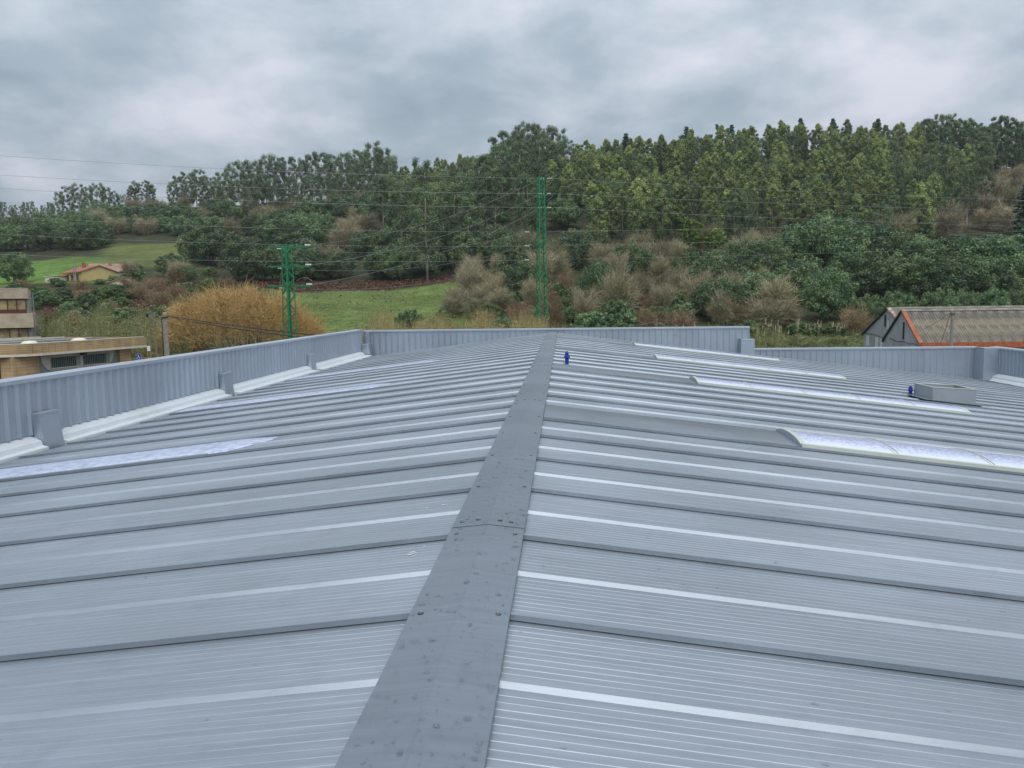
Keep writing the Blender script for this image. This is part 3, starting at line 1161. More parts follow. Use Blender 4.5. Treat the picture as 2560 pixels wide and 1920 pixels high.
LM = {
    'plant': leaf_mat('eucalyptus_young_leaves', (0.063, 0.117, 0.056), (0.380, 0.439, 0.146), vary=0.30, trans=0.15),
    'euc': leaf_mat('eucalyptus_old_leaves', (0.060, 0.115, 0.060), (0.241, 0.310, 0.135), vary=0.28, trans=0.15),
    'oak': leaf_mat('evergreen_oak_leaves', (0.046, 0.105, 0.056), (0.230, 0.310, 0.124), vary=0.34, trans=0.15),
    'bush': leaf_mat('bramble_leaves', (0.075, 0.135, 0.049), (0.230, 0.310, 0.108), vary=0.3, trans=0.25),
    'bright': leaf_mat('bright_leaves', (0.078, 0.156, 0.029), (0.208, 0.312, 0.052), vary=0.2),
    'yellow': leaf_mat('yellow_leaves', (0.156, 0.168, 0.030), (0.432, 0.408, 0.048), vary=0.15),
    'conif': leaf_mat('conifer_needles', (0.029, 0.076, 0.058), (0.081, 0.153, 0.099), vary=0.2),
    'twig': leaf_mat('bare_twigs', (0.155, 0.136, 0.080), (0.483, 0.439, 0.270), vary=0.3, trans=0),
    'rust': leaf_mat('rusty_twigs', (0.15, 0.098, 0.056), (0.36, 0.25, 0.145), vary=0.25, trans=0),
    'orange': leaf_mat('orange_willow_shoots', (0.29, 0.175, 0.062), (0.84, 0.56, 0.24), vary=0.1, trans=0),
    'reed': leaf_mat('dry_reeds', (0.180, 0.150, 0.054), (0.504, 0.420, 0.192), vary=0.1, trans=0),
    'reedg': leaf_mat('green_reeds', (0.077, 0.112, 0.039), (0.364, 0.350, 0.140), vary=0.1, trans=0),
    'plume': leaf_mat('pampas_plumes', (0.36, 0.29, 0.17), (0.60, 0.52, 0.36), vary=0.1, trans=0),
    'bracken': leaf_mat('dead_bracken', (0.085, 0.045, 0.028), (0.21, 0.105, 0.062), vary=0.15, trans=0),
}


def limb_tree(h, r0, lean, forks, r, mtl, name):
    b = MB()
    pts = [(0, 0, -0.6)]
    k = 5
    for i in range(1, k + 1):
        t = i / k
        pts.append((lean[0] * t * t + 0.02 * h * r.normal() * t * 0.4, lean[1] * t * t + 0.02 * h * r.normal() * t * 0.4, h * t))
    b.tube(pts, r0, 6, r0 * 0.28)
    for (t, dx, dy, dz) in forks:
        i = min(k - 1, int(t * k))
        w = t * k - i
        p = Vector(pts[i]) * (1 - w) + Vector(pts[i + 1]) * w
        q = p + Vector((dx, dy, dz))
        m = p.lerp(q, 0.5) + Vector((0, 0, -0.08 * (q - p).length))
        b.tube([p, m, q], r0 * 0.42 * (1.1 - t * 0.5), 4, r0 * 0.10)
    return b.mesh(name, mtl, smooth=True)


def mk_plantation(seed):
    r = np.random.default_rng(seed)
    h = 15.0
    cl = []
    n = 50
    ph = r.uniform(0, 6.28, 3)
    for i in range(n):
        t = 0.20 + 0.78 * ((i + r.random()) / n)
        tt = (t - 0.20) / 0.78
        R = r.uniform(2.4, 3.0) * (1 - tt ** 3.2) ** 0.7 * min(1.0, 0.6 + 1.2 * tt)
        a = i * 2.4 + r.normal() * 0.5
        R *= 1 + 0.28 * math.sin(a + ph[0]) + 0.18 * math.sin(2 * a + 5 * tt + ph[1])
        q = R * (0.30 + 0.70 * r.random() ** 0.6)
        rad = (0.62 + 0.40 * (1 - tt)) * r.uniform(0.75, 1.3)
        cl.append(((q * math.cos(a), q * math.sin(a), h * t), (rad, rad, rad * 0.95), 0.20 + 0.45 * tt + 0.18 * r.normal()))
    lx, ly = 0.3 * r.normal(), 0.3 * r.normal()
    cl.append(((lx, ly, h * 0.985), (0.55, 0.55, 0.7), 0.7))
    cl.append(((lx * .6, ly * .6, h * 0.95), (0.9, 0.9, 0.8), 0.65))
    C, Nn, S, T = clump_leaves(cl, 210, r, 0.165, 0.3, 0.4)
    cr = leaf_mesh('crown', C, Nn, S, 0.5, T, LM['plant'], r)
    tk = limb_tree(h * 0.93, 0.17, (0.2 * r.normal(), 0.2 * r.normal()), [(0.45, 1.1, 0.5, 1.3), (0.55, -0.9, 0.7, 1.3), (0.65, 0.3, -1.0, 1.2)], r, M['eucbark'], 'trunk')
    return tk, cr


def mk_euc(seed, h=24.0, w=5.2, bare=0.42, per=120, n=44):
    r = np.random.default_rng(seed)
    cl, forks = [], []
    ph = r.uniform(0, 6.28, 2)
    for i in range(n):
        t = bare + (0.97 - bare) * (i + 0.5) / n
        tt = (t - bare) / (1 - bare)
        R = w * math.sqrt(max(0.05, 1 - ((tt - 0.45) / 0.66) ** 2))
        a = i * 2.4 + 0.5 * r.normal()
        R *= 1 + 0.22 * math.sin(a + ph[0]) + 0.15 * math.sin(2 * a + ph[1] + 4 * tt)
        q = R * (0.25 + 0.68 * r.random() ** 0.7)
        rad = r.uniform(0.95, 1.75) * (w / 5.2) ** 0.6
        c = (q * math.cos(a), q * math.sin(a), h * t + 0.5 * r.normal())
        cl.append((c, (rad, rad, rad * 0.72), 0.45 + 0.18 * r.normal()))
        cl.append(((c[0] * 1.03, c[1] * 1.03, c[2] - rad * 0.6), (rad * 0.75, rad * 0.75, rad * 0.6), 0.4))
        if i % 4 == 0:
            t0 = max(0.3, t - 0.22)
            forks.append((t0, c[0] * .9, c[1] * .9, h * (t - t0) * 0.9))
    C, Nn, S, T = clump_leaves(cl, per, r, 0.20, 0.4, 0.45)
    cr = leaf_mesh('crown', C, Nn, S, 0.5, T, LM['euc'], r)
    tk = limb_tree(h * 0.9, 0.36, (0.6 * r.normal(), 0.6 * r.normal()), forks, r, M['eucbark'], 'trunk')
    return tk, cr


def mk_oak(seed, key='oak', h=9.0, w=6.0, per=140, n=95, leaf=0.165, low=0.0, bark='bark'):
    r = np.random.default_rng(seed)
    cl, forks = [], []
    for i in range(n):
        el = math.asin(max(-0.95, -0.95 + 1.95 * (i + 0.5) / n))
        a = i * 2.4 + 0.3 * r.normal()
        rr = r.uniform(0.62, 0.92) if i % 4 else r.uniform(0.2, 0.55)
        zc_ = h * (low + (1 - low) * 0.45)
        c = (w * rr * math.cos(el) * math.cos(a), w * rr * math.cos(el) * math.sin(a) * 0.95, zc_ + (h - zc_) * rr * math.sin(el) * (1.0 if el > 0 else 0.8))
        rad = r.uniform(0.11, 0.22) * w
        cl.append((c, (rad, rad, rad * 0.75), 0.45 + 0.20 * r.normal()))
        if i % 7 == 0:
            forks.append((0.35, c[0] * .8, c[1] * .8, max(0.5, c[2] * .8 - h * .2)))
    C, Nn, S, T = clump_leaves(cl, per, r, leaf, 0.55, 0.4)
    k = C[:, 2] > 0.05
    cr = leaf_mesh('crown', C[k], Nn[k], S[k], 0.55, T[k], LM[key], r)
    tk = limb_tree(h * 0.62, 0.28 * w / 6, (0.3 * r.normal(), 0.3 * r.normal()), forks, r, M[bark], 'trunk')
    return tk, cr


def mk_bare(seed, key='twig', h=7.0, w=3.2, n=2600, wid=0.022, lean=0.35):
    """leafless deciduous tree: limbs, then very many twigs fanning to an uneven round head"""
    r = np.random.default_rng(seed)
    forks, ends = [], []
    for i in range(22):
        a = i * 2.4 + 0.4 * r.normal()
        t = r.uniform(0.05, 0.6)
        L = r.uniform(0.35, 0.95)
        dx, dy, dz = w * L * math.cos(a) * 0.8, w * L * math.sin(a) * 0.8, h * r.uniform(0.12, 0.5)
        forks.append((t, dx, dy, dz))
        ends.append((t * h * 0.72, dx, dy, dz))
    tk = limb_tree(h * 0.72, 0.11 * h / 7, (0.3 * r.normal(), 0.3 * r.normal()), forks, r, M['bark'], 'trunk')
    E_ = np.array(ends)
    k = r.integers(0, len(E_), n)
    s = r.uniform(0.15, 1.08, n)
    A = np.stack([E_[k, 1] * s, E_[k, 2] * s, E_[k, 0] + E_[k, 3] * s], 1) + r.normal(size=(n, 3)) * 0.34 * w * 0.4
    out = A.copy()
    out[:, 2] = (A[:, 2] - h * 0.35) * 0.8
    out /= (np.linalg.norm(out, axis=1, keepdims=True) + 1e-6)
    D = out + 0.6 * r.normal(size=(n, 3)) + np.array([0, 0, 0.55])
    D /= np.linalg.norm(D, axis=1, keepdims=True)
    Ln = r.uniform(0.5, 1.5, n) * h / 7
    tint = 0.45 + 0.24 * r.normal(size=n)
    cr = strand_mesh('twigs', A, D, Ln, np.full(n, wid), 0.25 * r.normal(size=(n, 3)), tint, LM[key], r, 2)
    return tk, cr


def mk_conifer(seed, h=16.0, w=2.6):
    r = np.random.default_rng(seed)
    cl = []
    for i in range(60):
        t = 0.10 + 0.9 * (i + r.random()) / 60
        R = w * (1 - t) ** 0.8 + 0.15
        a = i * 2.4
        q = R * r.uniform(0.4, 0.95)
        rad = 0.42 + 0.5 * (1 - t)
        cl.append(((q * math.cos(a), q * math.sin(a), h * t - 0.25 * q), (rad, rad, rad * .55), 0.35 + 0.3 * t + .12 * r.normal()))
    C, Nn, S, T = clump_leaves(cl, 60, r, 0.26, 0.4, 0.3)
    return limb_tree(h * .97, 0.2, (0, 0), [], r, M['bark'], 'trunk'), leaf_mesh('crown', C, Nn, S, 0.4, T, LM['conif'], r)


LIB = {
    'plant': [mk_plantation(100 + i) for i in range(5)],
    'euc': [mk_euc(200 + i, 24, 5.4, 0.30) for i in range(4)],
    'eucdome': [mk_euc(230 + i, 24, 6.0, 0.14, 120, 56) for i in range(4)],
    'eucridge': [mk_euc(240 + i, 24, 3.9, 0.24, 120, 50) for i in range(3)],
    'eucbare': [mk_euc(220 + i, 24, 4.0, 0.56, 110, 26) for i in range(3)],
    'euctall': [mk_euc(210 + i, 24, 3.6, 0.40, 120, 40) for i in range(3)],
    'oak': [mk_oak(300 + i) for i in range(4)],
    'bush': [mk_oak(320 + i, 'bush', 2.6, 2.3, 130, 44, 0.105, 0.02) for i in range(3)],
    'gbush': [mk_oak(330 + i, 'oak', 3.6, 2.4, 130, 44, 0.11, 0.02) for i in range(2)],
    'bright': [mk_oak(340, 'bright', 8, 3.2, 60, 45, 0.22, 0.1)],
    'yellow': [mk_oak(350, 'yellow', 7, 2.8, 34, 34, 0.22, 0.1)],
    'conif': [mk_conifer(400 + i) for i in range(2)],
    'bare': [mk_bare(500 + i, n=4200, wid=0.024) for i in range(4)],
    'rust': [mk_bare(520 + i, 'rust', 4.2, 2.6, 2200, 0.02) for i in range(2)],
}
LIB['plantc'] = LIB['plant']
LIB['eucfar'] = LIB['eucdome']
TREE_WORD = {'plantc': 'young_eucalyptus_tree', 'eucfar': 'distant_tree', 'plant': 'plantation_tree', 'euc': 'eucalyptus_tree', 'euctall': 'narrow_eucalyptus_tree', 'eucdome': 'eucalyptus_tree', 'eucridge': 'narrow_eucalyptus_tree', 'eucbare': 'thin_stemmed_tree', 'oak': 'oak_tree', 'bush': 'shrub', 'gbush': 'shrub', 'bright': 'broadleaf_tree',
             'yellow': 'yellow_tree', 'conif': 'conifer_tree', 'bare': 'bare_tree', 'rust': 'rusty_shrub'}
CATW = {'plantc': 'tree', 'eucfar': 'tree', 'eucridge': 'tree', 'eucdome': 'tree', 'eucbare': 'tree', 'plant': 'tree', 'euc': 'tree', 'euctall': 'tree', 'oak': 'tree', 'bush': 'shrub', 'gbush': 'shrub', 'bright': 'tree', 'yellow': 'tree', 'conif': 'tree', 'bare': 'tree', 'rust': 'shrub'}
prng = np.random.default_rng(99)


def plant(kind, u, d, sc=1.0, label='', group=None, szx=None, var=None, sink=0.0):
    lib = LIB[kind]
    tk, cr = lib[prng.integers(len(lib)) if var is None else var % len(lib)]
    p = gpos(u, d)
    e = empty(TREE_WORD[kind], (p.x, p.y, p.z - sink), label, CATW[kind], group, prng.uniform(0, 6.28))
    sx = sc if szx is None else szx
    e.scale = (sx, sx, sc)
    link('trunk' if kind not in ('bush', 'gbush') else 'stem', tk, e)
    link(cr.name.split('.')[0], cr, e)
    return e


def scatter(kind, u0, u1, d0, d1, step_s, step_d, smin, smax, label, group, ok=None, wide=1.0, jit=0.35):
    d = d0
    row = 0
    while d < d1:
        s0, s1 = (u0 - 1280) / FPX * d, (u1 - 1280) / FPX * d
        s = s0 + (row % 2) * step_s * 0.5
        while s < s1:
            dd = d + prng.normal() * step_d * jit
            ss = s + prng.normal() * step_s * jit
            u = 1280 + FPX * ss / dd
            if ok is None or ok(u, dd):
                k = kind if isinstance(kind, str) else kind[prng.integers(len(kind))]
                sc = prng.uniform(smin, smax) * (PSC.get(k, 1.0) if callable(label) else 1.0)
                lb = label(u, dd, k)[0] if callable(label) else label if isinstance(label, str) else label[k]
                gp = label(u, dd, k)[1] if callable(label) else group if isinstance(group, str) else group[k]
                if not callable(label) and len(lb.split()) <= 13:
                    tu = (u - u0) / (u1 - u0)
                    sf = ' %s %s part' % ('upper' if dd > (d0 + d1) / 2 else 'lower', 'left' if tu < .34 else 'middle' if tu < .67 else 'right')
                    lb, gp = lb + ',' + sf, gp + sf
                plant(k, u, dd, sc, lb, gp, sc * wide)
            s += step_s
        d += step_d
        row += 1


# --- right hillside plantation
def ok_pl(u, d):
    if d > 352 or u < 1400 - (d - 190) * 0.25 + (60 if d < 235 else 0):
        return False
    if u > 2440 - (130 if d > 300 else 0) - max(0, 235 - d) * 4:
        return False
    if 1250 < u < 1440 and d > 300:
        return False
    return True


def pl_label(u, d, k):
    row = 'on the skyline of' if d > 330 else 'high up in' if d > 290 else 'midway up' if d > 245 else 'low down in' if d > 215 else 'at the lower edge of'
    col = 'left' if u < 1650 else 'central' if u < 1950 else 'right'
    w = 'olive green' if k == 'plant' else 'dark green' if k == 'eucdome' else 'narrow dark green'
    return '%s eucalyptus %s the %s part of the hillside plantation' % (w, row, col), '%s plantation trees %s the %s part' % (w, row, col)


PSC = {'eucdome': 0.56, 'eucridge': 0.62}
scatter(['plant'] * 7 + ['eucridge', 'eucdome'], 1330, 2440, 196, 352, 6.1, 11.6, 0.80, 1.10, pl_label, None, ok_pl, 1.0)
for u, d, s in ((1565, 338, 1.12), (1712, 345, 1.05), (1990, 346, 1.02), (2068, 344, 1.0), (2178, 345, 1.05), (1822, 345, .95)):
    plant('conif', u, d, s * 1.0, 'dark pointed conifer rising above the plantation skyline', 'conifers on the right skyline', s * 1.35)
# --- ridge at far right: tall bare-stemmed trees against the sky
for i, u in enumerate(np.linspace(2290, 2620, 30)):
    plant('eucridge', u + prng.normal() * 4, 333 + prng.uniform(-7, 12), prng.uniform(0.68, 0.90), 'tall thin stemmed eucalyptus on the far right ridge', 'tall trees on the far right ridge')
for u in np.linspace(2300, 2630, 22):
    plant('oak', u + prng.normal() * 5, 340 + prng.normal() * 4, prng.uniform(.45, .75), 'low oak filling the gaps under the far right ridge trees', 'low oaks on the far right ridge')
# --- round-headed knoll above the pylon
for (u, d, s) in ((1248, 346, .78), (1275, 352, .92), (1300, 345, .95), (1325, 354, 1.02), (1350, 344, 1.0), (1375, 352, .98), (1400, 346, .88), (1420, 340, .72), (1290, 330, .8), (1335, 328, .84), (1380, 326, .78), (1310, 315, .75), (1355, 312, .75)):
    plant('eucdome', u, d, s, 'broad dark eucalyptus in the round knoll directly above the tall pylon', 'dark eucalyptus on the central knoll')


# --- dark middle wood behind the meadow
def ok_mid(u, d):
    return u > 965 - (d - 205) * 0.05 and not (u > 1330 and d < 250) and not (u > 1235 and d > 300)


scatter(['euc', 'euctall', 'eucdome'], 940, 1420, 206, 292, 10.0, 14.5, 0.74, 0.98,
        {'euc': 'broad dark eucalyptus in the wood behind the green meadow', 'euctall': 'narrow dark eucalyptus in the wood behind the green meadow', 'eucdome': 'full crowned dark eucalyptus in the wood behind the green meadow'},
        {'euc': 'broad eucalyptus of the middle wood', 'euctall': 'narrow eucalyptus of the middle wood', 'eucdome': 'full crowned eucalyptus of the middle wood'}, ok_mid)
scatter(['oak', 'gbush'], 740, 1240, 205, 222, 8.0, 9.0, 0.8, 1.1,
        {'oak': 'dark evergreen oak at the upper edge of the green meadow', 'gbush': 'dark green shrub at the upper edge of the green meadow'},
        {'oak': 'oaks above the meadow', 'gbush': 'shrubs above the meadow'})
scatter('plantc', 985, 1330, 285, 360, 6.2, 11, 0.62, 0.85, 'olive green eucalyptus on the rising crest between the left ridge and the knoll', 'eucalyptus left of the knoll', lambda u, d: u < 1245 or d < 310)


# understorey that closes the gaps between trunks
scatter(['gbush', 'oak', 'bush'], 930, 1440, 222, 330, 9, 15, 0.8, 1.1, {'gbush': 'dark green undergrowth shrub between the trunks of the middle wood', 'oak': 'dark evergreen oak under the eucalyptus of the middle wood', 'bush': 'green bramble shrub between the trunks of the middle wood'},
        {'gbush': 'undergrowth of the middle wood', 'oak': 'oaks inside the middle wood', 'bush': 'brambles inside the middle wood'}, None, 1.2)
scatter(['oak', 'bare'], 560, 960, 300, 372, 12, 17, 0.8, 1.15, {'oak': 'dark evergreen oak on the slope under the left ridge', 'bare': 'leafless brown tree among oaks under the left ridge'},
        {'oak': 'oaks under the left ridge', 'bare': 'leafless trees among oaks under the left ridge'}, None, 1.3)
# --- left ridge
def ok_lr(u, d):
    return True


for u, d, s in ((548, 395, .72), (575, 392, .82), (602, 400, .92), (632, 396, .98), (655, 392, 1.0), (684, 402, 1.02), (712, 396, 1.0), (738, 404, .98), (768, 398, .92), (796, 400, 1.02), (818, 396, 1.08), (842, 404, 1.02), (870, 398, .98), (896, 402, 1.02), (922, 396, 1.0), (950, 400, 1.06), (972, 395, .95), (990, 380, .8)):
    plant('eucdome', u, d, s * .96, 'broad headed eucalyptus on the skyline of the left ridge', 'eucalyptus on the left ridge')
for u, d, s in ((590, 350, .8), (640, 345, .85), (700, 352, .8), (745, 345, .72), (800, 350, .78), (850, 348, .8), (900, 345, .82), (945, 340, .9), (560, 360, .7), (985, 330, .85), (960, 300, .85), (1000, 290, .8)):
    plant('eucdome', u, d, s * .9, 'broad dark eucalyptus standing just below the left ridge', 'eucalyptus below the left ridge')
plant('eucbare', 662, 300, .98, 'tall lone eucalyptus with a long pale trunk on the left slope')
for u, d, s in ((176, 420, .58), (200, 425, .70), (225, 418, .72), (248, 425, .66), (268, 420, .74), (290, 424, .64), (312, 420, .52), (330, 424, .45)):
    plant('eucdome', u, d, s, 'eucalyptus in the dark skyline clump at the far left', 'skyline clump at far left')
for u, s in ((352, .62), (366, .70), (392, .66), (404, .58)):
    plant('euctall', u, 418, s, 'slim eucalyptus of the small pair of clumps on the left skyline', 'slim skyline eucalyptus', s * 1.15)
for u, d, s in ((452, 405, .55), (468, 400, .68), (490, 402, .74), (512, 398, .80), (530, 395, .70)):
    plant('eucdome', u, d, s, 'eucalyptus where the left skyline begins to climb', 'eucalyptus at the foot of the left ridge')
for u in np.linspace(-40, 165, 15):
    plant('eucfar', u + prng.normal() * 5, 445 + prng.normal() * 8, prng.uniform(.24, .42), 'small distant tree on the low far left skyline', 'low trees on the far left skyline')
# --- brown wood and oaks on the left slope
scatter(['bare', 'bare', 'oak', 'bush'], 240, 560, 318, 395, 9, 18, 0.8, 1.3, {'bare': 'leafless brown tree on the slope below the left skyline', 'oak': 'dark oak among brown trees below the left skyline', 'bush': 'green shrub among brown trees below the left skyline'}, {'bare': 'leafless trees below the left skyline', 'oak': 'oaks below the left skyline', 'bush': 'shrubs below the left skyline'}, lambda u, d: d > 300, 1.35)
scatter(['bare', 'bare', 'oak'], 690, 950, 262, 335, 9, 17, 0.9, 1.45, {'bare': 'leafless brown tree on the slope below the left ridge', 'oak': 'dark oak between brown trees below the left ridge'}, {'bare': 'leafless trees below the left ridge', 'oak': 'oaks between brown trees below the left ridge'}, None, 1.3)
for u, d, s in ((-60, 300, 1.25), (0, 292, 1.2), (48, 285, 1.15), (90, 296, 1.25), (130, 282, 1.2), (165, 300, 1.1), (200, 278, 1.0), (235, 272, 1.15), (262, 285, 1.0), (60, 330, 1.2), (140, 335, 1.2), (210, 335, 1.1), (10, 340, 1.1), (280, 330, .9)):
    plant('oak', u, d, s, 'large dark evergreen oak in the row above the left field', 'oaks above the left field', s * 1.12)
for u, d, s in ((325, 330, .8), (370, 325, .85), (420, 320, .8), (470, 312, .9), (520, 305, .95)):
    plant('oak', u, d, s, 'dark evergreen oak among brown trees on the left slope', 'oaks among the brown trees', s * 1.1)
plant('oak', 545, 226, 1.30, 'big domed evergreen oak on the slope, highest of the pair left of the short pylon', None, 1.55, 0)
plant('oak', 632, 196, 1.22, 'big domed evergreen oak right behind the orange willow', None, 1.3, 1)
plant('oak', 500, 232, 0.9, 'evergreen oak left of the big domed oak', None, 1.0, 2)
plant('oak', 690, 205, 1.05, 'evergreen oak directly behind the short green pylon', None, 1.1, 3)
plant('oak', 775, 236, .95, 'dark evergreen oak right of the short pylon at the wood edge', None, 1.0, 2)
plant('oak', 760, 214, .9, 'low dark evergreen oak at the left corner of the meadow', None, 1.0, 1)
plant('bare', 822, 212, 1.35, 'pale leafless tree with spreading limbs above the meadow', None, 1.4, 1)
plant('oak', 50, 178, .80, 'round evergreen oak alone on the left field above the office block', None, .72, 1)
plant('oak', 440, 186, .62, 'dark rounded shrub oak right of the farmhouse', None, .7, 0)
plant('oak', 470, 176, .5, 'small dark oak below the big domed oak', None, .6, 3)
plant('gbush', 370, 108, .80, 'dark round shrub behind the thin wooden pole', None, .85, 0)
for u, d, s in ((178, 118, 1.1), (200, 116, .85), (272, 119, 1.0), (228, 128, 1.0)):
    plant('gbush', u, d, s, 'upright dark green shrub on the bracken slope', 'upright shrubs on the bracken slope', s * .7)
scatter(['bush', 'gbush', 'rust'], -40, 560, 100, 182, 7.0, 7.5, 0.55, 1.0,
        {'bush': 'low green bramble shrub on the scrub slope at left', 'gbush': 'dark green shrub on the scrub slope at left', 'rust': 'rust brown leafless shrub on the scrub slope at left'},
        {'bush': 'brambles on the left slope', 'gbush': 'dark shrubs on the left slope', 'rust': 'rusty shrubs on the left slope'}, lambda u, d: not (u < 320 and d > 150), 1.35)
scatter(['bush', 'rust', 'gbush'], -40, 330, 138, 166, 6.0, 6.5, 0.35, 0.6, {'bush': 'low green bramble below the farmhouse bank', 'rust': 'low brown shrub below the farmhouse bank', 'gbush': 'low dark shrub below the farmhouse bank'},
        {'bush': 'brambles below the farmhouse', 'rust': 'brown shrubs below the farmhouse', 'gbush': 'dark shrubs below the farmhouse'}, None, 1.5)
scatter(['bush', 'bare'], 130, 520, 168, 215, 9, 12, 0.6, 0.9, {'bush': 'low green shrub around the hillside farmhouse', 'bare': 'small leafless tree around the hillside farmhouse'},
        {'bush': 'shrubs round the farmhouse', 'bare': 'leafless trees round the farmhouse'}, lambda u, d: (u > 330 and not (d > 205)) and not (d > 190 and u < 350))
# --- middle right slope: bare wood and shrubs
scatter(['bare', 'bare', 'bare', 'bare', 'bush', 'bush', 'oak', 'rust'], 1200, 1960, 128, 198, 5.2, 8.0, 0.70, 1.2,
        {'bare': 'leafless brown tree in the thicket below the plantation', 'oak': 'dark evergreen oak in the thicket below the plantation', 'rust': 'rust coloured leafless shrub in the thicket below the plantation', 'bush': 'green bramble shrub inside the thicket below the plantation'},
        {'bare': 'leafless trees in the thicket', 'oak': 'evergreen oaks in the thicket', 'rust': 'rusty shrubs in the thicket', 'bush': 'brambles inside the thicket'}, lambda u, d: u > 1165 and not (u < 1290 and d < 132), 1.0)
scatter(['bush', 'gbush', 'rust'], 1130, 1960, 112, 150, 6, 8, 0.8, 1.2, {'bush': 'green bramble shrub at the foot of the thicket', 'gbush': 'dark green shrub at the foot of the thicket', 'rust': 'rusty leafless shrub at the foot of the thicket'},
        {'bush': 'brambles below the thicket', 'gbush': 'dark shrubs below the thicket', 'rust': 'rusty shrubs below the thicket'}, lambda u, d: u > 1190 + (d - 112) * 0.3)
for u, d, s in ((1130, 136, 1.0), (1160, 140, 1.1), (1190, 133, 1.0), (1215, 145, 1.15), (1250, 138, 1.1), (1145, 152, 1.0), (1180, 160, 1.1), (1240, 160, 1.2)):
    plant('bare', u, d, s * .58, 'pale leafless thorn at the right end of the meadow', 'thorns at the right of the meadow', s * .85)
plant('gbush', 1027, 118, 1.05, 'dark round shrub at the near edge of the meadow', None, 1.05, 0)
plant('gbush', 1108, 120, 1.0, 'narrow dark shrub right of the round one on the meadow', None, .7, 1)
plant('gbush', 1085, 116, .7, 'low dark shrub between two taller ones on the meadow', None, .9, 1)
plant('oak', 1500, 140, .95, 'tall ivy dark oak standing in the brown thicket', None, .62, 0)
plant('oak', 1800, 128, .75, 'broad green oak at the foot of the thicket near the parapet end', None, .95, 2)
plant('bright', 1725, 190, 1.15, 'bright green tree at the lower edge of the plantation', None, 1.0)
plant('bright', 1790, 188, .85, 'smaller bright green tree beside the brighter one under the plantation', None, 1.1)
plant('yellow', 1880, 152, .95, 'yellow leaved tree standing out above the thicket', None, .9)
plant('yellow', 1830, 160, .75, 'pale yellow green tree behind the thicket', None, 1.0)
# --- right evergreen oaks
RO = [(1915, 165, 1.0, .9), (1985, 172, 1.25, 1.2), (2060, 168, 1.55, 1.5), (2130, 176, 1.45, 1.35), (2205, 168, 1.3, 1.3), (2290, 166, 1.15, 1.2), (2380, 164, 1.2, 1.3), (2460, 160, 1.3, 1.35), (2545, 156, 1.35, 1.4), (2620, 160, 1.3, 1.3),
      (1990, 145, .95, 1.05), (2150, 148, 1.05, 1.2), (2250, 146, 1.0, 1.1), (2340, 144, 1.0, 1.1), (2430, 142, 1.0, 1.1), (2520, 140, 1.05, 1.1), (1900, 142, .75, .9), (2600, 138, 1.0, 1.1)]
for u, d, s, w in RO:
    plant('oak', u, d, s, 'evergreen oak in the %s row of the belt above the sheds' % ('back' if d > 154 else 'front'), 'oaks above the sheds, %s row' % ('back' if d > 154 else 'front'), w)
plant('oak', 2068, 128, 1.0, 'round pale tipped oak in front of the belt, left of the sheds', None, .82, 1)
for u, d, s in ((2245, 124, .62), (2345, 124, .66), (2400, 126, .6), (2480, 125, .62), (2550, 126, .6), (2170, 124, .55)):
    plant('oak', u, d, s, 'small grey green oak just behind the shed roofs', 'small oaks behind the sheds', s * .85)
plant('rust', 2140, 112, 1.15, 'rust coloured shrub beside the grey shed gable', None, 1.2)
plant('bare', 1915, 116, .78, 'grey leafless shrub right of the far parapet end', None, 1.0, 2)
plant('bare', 1955, 118, .70, 'second grey leafless shrub right of the far parapet end', None, 1.0, 3)
for u, d, s in ((2000, 113, .8), (2035, 112, .7), (2085, 112, .75)):
    plant('bush', u, d, s, 'low green shrub among the pampas grass', 'shrubs among the pampas', s * 1.2)
plant('conif', 2552, 168, 1.25, 'dark broad conifer at the right edge of the picture', None, 1.9)
plant('conif', 2600, 176, 1.3, 'dark broad conifer just past the right edge tree', None, 1.8)
scatter('bare', 2250, 2640, 205, 300, 10, 15, 0.9, 1.4, 'leafless brown tree on the open slope under the far right ridge', 'leafless trees on the far right slope', lambda u, d: u > 2430 or d < 228, 1.3)
scatter('euc', 2180, 2440, 232, 300, 11, 16, .62, .8, 'dark eucalyptus at the right border of the plantation', 'dark eucalyptus bordering the plantation', lambda u, d: u > 2200)


